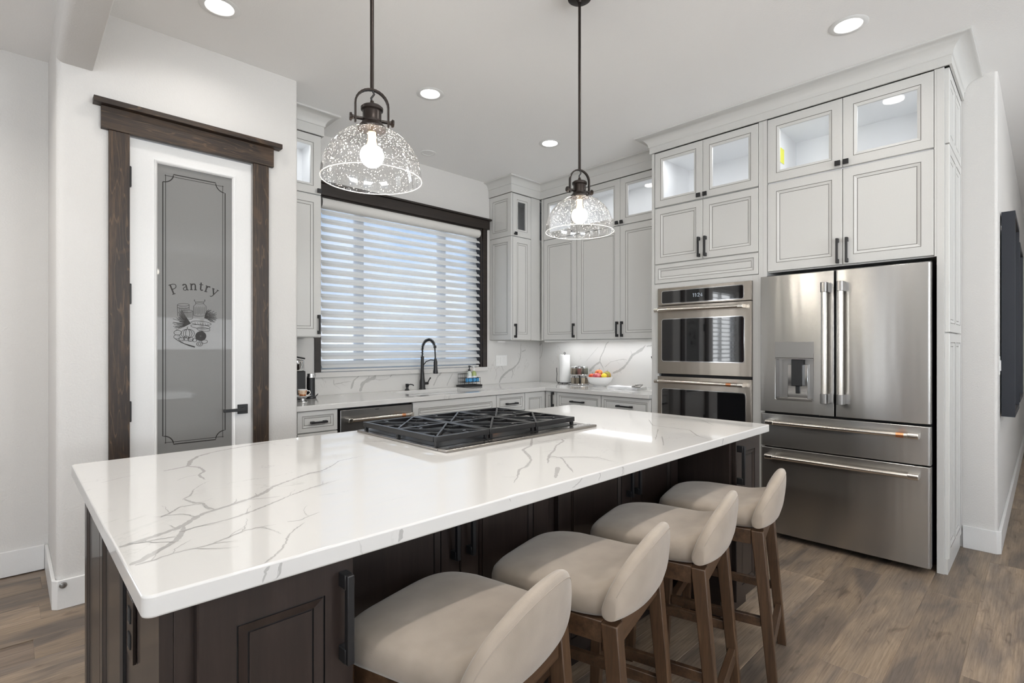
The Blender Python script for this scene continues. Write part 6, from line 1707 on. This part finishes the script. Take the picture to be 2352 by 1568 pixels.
for dx, m_, pc, lab in ((0.009, 'soapw', 'black', 'pale soap bottle with a black pump in the caddy'), (0.068, 'soapg', 'whitep', 'green printed soap bottle with a white pump in the caddy')):
    bx, by = cx + dx, cy + 0.012
    t = thing('soap_bottle', (bx, by, Z0 + 0.047), lab, 'bottle')
    obj('body', MB().lathe([(0, 0), (0.024, 0), (0.0258, 0.006), (0.0258, 0.072), (0.022, 0.088), (0.011, 0.098), (0.011, 0.104), (0, 0.104)], (bx, by, Z0 + 0.0475), 20), m_, t)
    pm_ = MB().lathe([(0, 0.1042), (0.013, 0.1042), (0.013, 0.118), (0.005, 0.120), (0.005, 0.142), (0.010, 0.144), (0.008, 0.156), (0, 0.156)], (bx, by, Z0 + 0.0475), 14)
    pm_.tube([(bx, by, Z0 + 0.198), (bx, by - 0.03, Z0 + 0.196)], 0.004, 8)
    obj('pump', pm_, pc, t)
    obj('label_band', MB().lathe([(0.026, 0.018), (0.0264, 0.020), (0.0264, 0.052), (0.026, 0.054)], (bx, by, Z0 + 0.0475), 20), 'whitep', t)
# coffee maker, frother, cup
t = thing('coffee_machine', (1.50, 3.87, Z0), 'black and chrome coffee machine peeking from behind the pantry wall', 'coffee machine')
obj('body', MB().box(1.44, 1.572, 3.80, 3.985, Z0, Z0 + 0.21), 'black', t, 0.008)
obj('head', MB().lathe([(0, 0), (0.062, 0), (0.064, 0.004), (0.064, 0.075), (0.05, 0.085), (0, 0.087)], (1.512, 3.85, Z0 + 0.2105), 28), 'chrome', t)
obj('lever', MB().tube([(1.46, 3.80, Z0 + 0.300), (1.50, 3.785, Z0 + 0.312), (1.56, 3.79, Z0 + 0.300)], 0.006, 8), 'black', t)
t = thing('milk_frother', (1.625, 3.838, Z0), 'black cylindrical milk frother with a chrome top', 'frother')
obj('body', MB().lathe([(0, 0), (0.036, 0), (0.038, 0.006), (0.036, 0.014), (0.030, 0.018), (0.029, 0.155), (0, 0.155)], (1.625, 3.838, Z0), 28), 'black', t)
obj('collar', MB().lathe([(0, 0.1552), (0.029, 0.1552), (0.030, 0.160), (0.026, 0.170), (0.026, 0.186), (0.024, 0.188), (0, 0.188)], (1.625, 3.838, Z0), 28), 'chrome', t)
obj('cord', MB().tube([(1.655, 3.845, Z0 + 0.006), (1.68, 3.85, Z0 + 0.022), (1.69, 3.865, Z0 + 0.028), (1.688, 3.89, Z0 + 0.012), (1.67, 3.91, Z0 + 0.004)], 0.003, 8), 'black', t)
ux, uy = 1.478, 3.63
t = thing('cup_stand', (ux, uy, Z0), 'small clear pedestal stand under the patterned cup', 'stand')
obj('pedestal', MB().lathe([(0, 0), (0.035, 0), (0.034, 0.004), (0.014, 0.010), (0.012, 0.022), (0.030, 0.030), (0.030, 0.033), (0, 0.033)], (ux, uy, Z0), 24), 'chrome', t)
tag(obj('saucer', MB().lathe([(0, 0), (0.028, 0), (0.055, 0.010), (0.056, 0.012), (0.027, 0.0035), (0, 0.0035)], (ux, uy, Z0 + 0.0333), 28), 'whitep'), 'white saucer under the patterned cup', 'saucer')
m, nt, b = mat('brown_floral_cup')
tc = N(nt, 'ShaderNodeTexCoord'); v = N(nt, 'ShaderNodeTexVoronoi', Scale=45.0); nt.links.new(tc.outputs['Object'], v.inputs['Vector'])
r = N(nt, 'ShaderNodeValToRGB'); e = r.color_ramp.elements
e[0].color = (0.06, 0.015, 0.008, 1); e[1].color = (0.75, 0.6, 0.45, 1); e[1].position = 0.75; k = e.new(0.4); k.color = (0.45, 0.16, 0.05, 1)
nt.links.new(v.outputs['Distance'], r.inputs['Fac']); nt.links.new(r.outputs[0], b.inputs['Base Color']); b.inputs['Roughness'].default_value = 0.15
M['cup'] = m
t = thing('espresso_cup', (ux, uy, Z0 + 0.037), 'brown patterned espresso cup with a white rim', 'cup')
obj('bowl', MB().lathe([(0, 0), (0.018, 0), (0.024, 0.006), (0.031, 0.046), (0.0285, 0.046), (0.0215, 0.008), (0, 0.006)], (ux, uy, Z0 + 0.0374), 24), 'cup', t)
obj('rim', MB().lathe([(0.0285, 0.0462), (0.0315, 0.0455), (0.0315, 0.051), (0.0285, 0.051), (0.0285, 0.0462)], (ux, uy, Z0 + 0.0374), 24), 'whitep', t)
obj('handle', MB().tube([(ux + 0.022, uy - 0.02, Z0 + 0.078), (ux + 0.040, uy - 0.022, Z0 + 0.078), (ux + 0.046, uy - 0.024, Z0 + 0.064), (ux + 0.036, uy - 0.021, Z0 + 0.050), (ux + 0.02, uy - 0.017, Z0 + 0.044)], 0.0032, 8), 'whitep', t)
# switch plate on the backsplash
t = thing('switch_plate', (3.75, WY - 0.021, 1.133), 'white three gang switch and outlet plate on the backsplash', 'switch')
obj('cover_plate', MB().box(3.672, 3.830, WY - 0.0262, WY - 0.0204, 1.075, 1.190), 'whitep', t, 0.0015)
for x in (3.70, 3.748): obj('rocker', MB().box(x - 0.017, x + 0.017, WY - 0.0295, WY - 0.0264, 1.10, 1.165), 'trim', t, 0.001)
for z in (1.113, 1.152):
    obj('socket', MB().box(3.785, 3.815, WY - 0.0282, WY - 0.0264, z - 0.015, z + 0.015), 'trim', t, 0.001)
# paper towels
px, py = 4.24, 3.565
t = thing('paper_towel_holder', (px, py, Z0), 'black wire paper towel holder near the corner', 'holder')
obj('base_ring', MB().tube([(px + 0.075 * math.cos(a * PI / 12), py + 0.075 * math.sin(a * PI / 12), Z0 + 0.010) for a in range(24)], 0.003, 8, closed=True), 'black', t)
mb = MB()
for a in (20, 110, 200, 290): mb.lathe([(0, 0), (0.005, 0.0), (0.006, 0.005), (0.004, 0.008), (0, 0.008)], (px + 0.075 * math.cos(math.radians(a)), py + 0.075 * math.sin(math.radians(a)), Z0), 8)
obj('foot', mb, 'black', t)
obj('spindle', MB().tube([(px - 0.075, py, Z0 + 0.010), (px + 0.075, py, Z0 + 0.010)], 0.003, 6).tube([(px, py, Z0 + 0.010), (px, py, Z0 + 0.312)], 0.004, 8).tube([(px, py + 0.010 * math.sin(2 * PI * i / 14), Z0 + 0.321 - 0.010 * math.cos(2 * PI * i / 14)) for i in range(14)], 0.003, 6, closed=True), 'black', t)
obj('side_arm', MB().tube([(px - 0.045, py + 0.06, Z0 + 0.010), (px - 0.055, py + 0.068, Z0 + 0.03), (px - 0.05, py + 0.066, Z0 + 0.10), (px - 0.052, py + 0.070, Z0 + 0.14), (px - 0.045, py + 0.075, Z0 + 0.165)], 0.0032, 8), 'black', t)
tag(obj('paper_towel_roll', MB().lathe([(0.012, 0), (0.056, 0), (0.057, 0.004), (0.057, 0.286), (0.055, 0.290), (0.012, 0.290), (0.012, 0)], (px, py, Z0 + 0.0138), 36), simple('white_paper', (0.86, 0.86, 0.85), 0.9, bump=0.3, bscale=90)), 'white paper towel roll on the wire holder', 'paper towel')
# spice carousel
sx, sy = 4.222, 3.355
t = thing('spice_carousel', (sx, sy, Z0), 'two tier chrome spice carousel between paper towels and fruit', 'spice rack')
obj('turntable', MB().lathe([(0, 0), (0.085, 0), (0.097, 0.003), (0.099, 0.010), (0.097, 0.013), (0, 0.013)], (sx, sy, Z0), 36), 'chrome', t)
obj('upper_tray', MB().lathe([(0.012, 0), (0.094, 0), (0.097, 0.004), (0.094, 0.010), (0.012, 0.010)], (sx, sy, Z0 + 0.098), 36), 'chrome', t)
obj('post', MB().lathe([(0, 0.0132), (0.011, 0.0132), (0.011, 0.190), (0, 0.190)], (sx, sy, Z0), 16), 'black', t)
SP = [(0.13, 0.11, 0.08), (0.11, 0.12, 0.09), (0.16, 0.075, 0.065), (0.40, 0.34, 0.26), (0.33, 0.29, 0.23), (0.12, 0.12, 0.10), (0.19, 0.16, 0.12)]
for i, c_ in enumerate(SP): M['sp%d' % i] = simple('spice_%s' % 'abcdefg'[i], c_, 0.7, bump=0.8, bscale=300)
SPN = ['brown', 'dark green', 'dark red', 'sand coloured', 'beige', 'grey green', 'dark tan']
def wsw(a): return ['facing the island', 'toward the fruit bowl', 'toward the wall', 'toward the paper towels'][int(((a + 45) % 360) // 90)]
for tier in (0, 1):
    for k in range(7):
        a = 200 + k * 360 / 7 + tier * 18
        jx, jy = sx + 0.068 * math.cos(math.radians(a)), sy + 0.068 * math.sin(math.radians(a))
        zb = Z0 + (0.0135 if tier == 0 else 0.1085)
        c_ = (k * 3 + tier * 2) % 7
        ang = (math.degrees(math.atan2(jy - sy, jx - sx)) + 180) % 360
        t = thing('spice_jar', (jx, jy, zb), '%s spice jar with silver lid on the %s tier, %s' % (SPN[c_], ['lower', 'upper'][tier], wsw(ang)), 'spice jar', 'jars on the spice carousel')
        obj('contents', MB().lathe([(0, 0), (0.0205, 0), (0.0215, 0.003), (0.0215, 0.054), (0.018, 0.060), (0, 0.060)], (jx, jy, zb), 14), 'sp%d' % c_, t)
        obj('lid', MB().lathe([(0, 0.0602), (0.0205, 0.0602), (0.0205, 0.0755), (0.019, 0.077), (0, 0.077)], (jx, jy, zb), 14), 'chrome', t)
# fruit bowl
bx, by = 4.175, 3.062
tag(obj('fruit_bowl', MB().lathe([(0, 0), (0.062, 0), (0.064, 0.010), (0.090, 0.024), (0.112, 0.050), (0.122, 0.080), (0.1225, 0.094), (0.119, 0.094), (0.108, 0.054), (0.086, 0.030), (0, 0.016)], (bx, by, Z0), 40), 'whitep'), 'round white ceramic fruit bowl on the right worktop', 'bowl')
def fruit_mat(name, c0, c1, s=3.0):
    m, nt, b = mat(name)
    tc = N(nt, 'ShaderNodeTexCoord'); n_ = N(nt, 'ShaderNodeTexNoise', Scale=s * 8, Detail=2.0); nt.links.new(tc.outputs['Object'], n_.inputs['Vector'])
    r = N(nt, 'ShaderNodeValToRGB'); r.color_ramp.elements[0].color = (*c0, 1); r.color_ramp.elements[1].color = (*c1, 1)
    r.color_ramp.elements[0].position = 0.38; r.color_ramp.elements[1].position = 0.62
    nt.links.new(n_.outputs['Fac'], r.inputs['Fac']); nt.links.new(r.outputs[0], b.inputs['Base Color'])
    b.inputs['Roughness'].default_value = 0.28
    return m
def apple_prof(r, sq=0.92):
    out = [(0, -r * sq * 0.86)]
    for i in range(1, 12):
        a = -PI / 2 + PI * i / 12
        out.append((r * math.cos(a) ** 0.82, r * sq * math.sin(a)))
    out += [(r * 0.18, r * sq * 0.92), (0, r * sq * 0.80)]
    return out
FR_ = [('tomato', 'red tomato at the left of the fruit bowl', 0.036, (-0.040, 0.064, 0.094), fruit_mat('tomato_skin', (0.62, 0.07, 0.02), (0.78, 0.14, 0.03)), 0.86),
       ('apple', 'pink red apple at the front of the fruit bowl', 0.046, (-0.060, -0.012, 0.092), fruit_mat('pink_apple_skin', (0.52, 0.05, 0.08), (0.66, 0.24, 0.20), 4), 0.92),
       ('apple', 'yellow and red apple on top of the fruit bowl', 0.042, (0.024, 0.030, 0.124), fruit_mat('gold_apple_skin', (0.66, 0.13, 0.05), (0.76, 0.46, 0.10)), 0.92),
       ('mango', 'green and red mango at the right of the fruit bowl', 0.043, (0.020, -0.068, 0.104), fruit_mat('mango_skin', (0.22, 0.26, 0.03), (0.46, 0.16, 0.05)), 1.05),
       ('lemon', 'yellow lemon at the right rim of the fruit bowl', 0.028, (-0.040, -0.078, 0.106), fruit_mat('lemon_skin', (0.80, 0.58, 0.02), (0.84, 0.66, 0.05)), 0.85)]
for nm, lab, r_, (dx, dy, dz), m_, sq in FR_:
    p = (bx + dx, by + dy, Z0 + dz)
    t = thing(nm, p, lab, nm, 'fruit in the white bowl')
    if nm == 'lemon':
        obj('skin', MB().lathe([(0, -0.040), (0.006, -0.036), (0.018, -0.024), (0.026, -0.008), (0.027, 0.004), (0.020, 0.022), (0.008, 0.034), (0, 0.040)], p, 18, axis='x'), m_, t)
    else:
        obj('skin', MB().lathe(apple_prof(r_, sq), p, 22), m_, t)
        obj('stem', MB().tube([(p[0], p[1], p[2] + r_ * sq * 0.74), (p[0] + 0.002, p[1] - 0.004, p[2] + r_ * sq + 0.006), (p[0] + 0.002, p[1] - 0.009, p[2] + r_ * sq + 0.012)], 0.0016, 6), M['swood'], t)
# folded cloth with a dark tied end
cxx, cyy = 4.10, 2.70
t = thing('folded_napkin', (cxx, cyy, Z0), 'folded white napkins with a dark tied end beside the fruit bowl', 'napkin')
M['linen'] = simple('white_linen', (0.82, 0.82, 0.83), 0.9, bump=0.3, bscale=400)
mb = MB()
for k in range(3):
    z_ = Z0 + 0.0075 * k
    pts_t = [(cyy - 0.16 + 0.32 * i / 14, z_ + 0.0068 + 0.0015 * math.sin(i * 0.9 + k)) for i in range(15)]
    pts_b = [(p, q - 0.0064) for p, q in pts_t[::-1]]
    mb.prism(pts_t + pts_b, cxx - 0.085 + 0.006 * k, cxx + 0.085 - 0.004 * k, 'x')
for i, p in enumerate(mb.v): mb.v[i] = (p[0], p[1], max(p[2], Z0))
obj('cloth', mb, 'linen', t)
mb = MB()
for k in range(4):
    mb.tube([(cxx - 0.07, cyy - 0.10 - 0.012 * k, Z0 + 0.029), (cxx - 0.09, cyy - 0.15, Z0 + 0.034 + 0.004 * k), (cxx - 0.07 + 0.012 * k, cyy - 0.185, Z0 + 0.03 + 0.006 * k)], [0.006, 0.010, 0.007], 8)
obj('tied_end', mb, 'steeldark', t)
# knives in a block beside the oven tower
t = thing('knife_block', (4.2, 2.385, Z0), 'knife block tucked beside the oven tower', 'knife block')
mb = MB().hexa([(4.14, 2.30, Z0), (4.26, 2.30, Z0), (4.26, 2.43, Z0), (4.14, 2.43, Z0)], [(4.14, 2.33, Z0 + 0.16), (4.26, 2.33, Z0 + 0.16), (4.26, 2.47, Z0 + 0.13), (4.14, 2.47, Z0 + 0.13)])
obj('block', mb, simple('cream_block', (0.62, 0.56, 0.44), 0.5), t, 0.004)
for k, (x, y_) in enumerate(((4.16, 2.385), (4.20, 2.395), (4.235, 2.385))):
    t = thing('knife', (x, y_, Z0 + 0.15), ['black handled knife nearest the island in the block', 'middle black handled knife in the block', 'black handled knife nearest the wall in the block'][k], 'knife', 'knives in the block')
    zb = Z0 + 0.1545
    obj('handle', MB().bar((x, y_ + 0.033, zb + 0.035), (x - 0.006, y_ + 0.085, zb + 0.150), 0.016, 0.026), 'black', t, 0.003)
    obj('bolster', MB().bar((x, y_ + 0.0222, zb + 0.006), (x, y_ + 0.0326, zb + 0.0338), 0.014, 0.022), 'chrome', t, 0.001)

# ================================================================== HALL
M['mirrorglass'] = simple('mirror_glass', (0.86, 0.85, 0.83), 0.02, metal=1.0)
M['framedark'] = simple('navy_black_frame', (0.013, 0.016, 0.024), 0.45)
M['lightwood'] = simple('pale_wood_edge', (0.36, 0.26, 0.18), 0.5)
for x0, x1, z0, z1, lab in ((4.58, 5.30, 0.828, 2.140, 'tall black framed mirror on the hall wall, nearer one'), (5.44, 6.14, 0.86, 2.06, 'tall black framed mirror on the hall wall, farther one')):
    t = thing('wall_mirror', ((x0 + x1) / 2, 0.208, z0), lab, 'mirror', 'mirrors in the hall')
    mb = MB().cells([x0, x0 + 0.03, x1 - 0.03, x1], [z0, z0 + 0.03, z1 - 0.03, z1], {(1, 1)}, 0.139, 0.204, 'y')
    obj('frame', mb, 'framedark', t, 0.001)
    mb = MB().cells([x0 + 0.0305, x0 + 0.036, x1 - 0.036, x1 - 0.0305], [z0 + 0.0305, z0 + 0.036, z1 - 0.036, z1 - 0.0305], {(1, 1)}, 0.16, 0.19, 'y')
    obj('inner_edge', mb, 'lightwood', t)
    obj('mirror_glass', MB().box(x0 + 0.031, x1 - 0.031, 0.1905, 0.195, z0 + 0.031, z1 - 0.031), 'mirrorglass', t)
    obj('hanger', MB().tube([(x0 + 0.02, 0.2042, z1 - 0.06), (x0 - 0.006, 0.204, z1 - 0.10), (x0 + 0.02, 0.2042, z1 - 0.14)], 0.002, 6), 'chrome', t)
t = thing('dimmer_switch', (4.45, 0.209, 1.16), 'white dimmer switch plate on the hall corner', 'switch')
obj('cover_plate', MB().box(4.415, 4.485, 0.2035, 0.2094, 1.10, 1.215), 'whitep', t, 0.001)
obj('slider', MB().box(4.435, 4.465, 0.199, 0.2033, 1.125, 1.19), 'trim', t, 0.001)
t = thing('outlet', (5.86, 0.209, 0.75), 'white wall outlet low in the hall', 'outlet')
obj('cover_plate', MB().box(5.825, 5.895, 0.2035, 0.2094, 0.72, 0.835), 'whitep', t, 0.001)
obj('socket', MB().box(5.845, 5.875, 0.2015, 0.2033, 0.735, 0.82), 'trim', t)
# yellow energy sticker inside the glass cabinet
tag(obj('paper_tag', MB().box(3.955, 4.03, 1.3238, 1.3252, 2.595, 2.70), simple('yellow_paper', (0.80, 0.80, 0.10), 0.7)), 'yellow paper tag inside the lit cabinet over the refrigerator', 'tag')
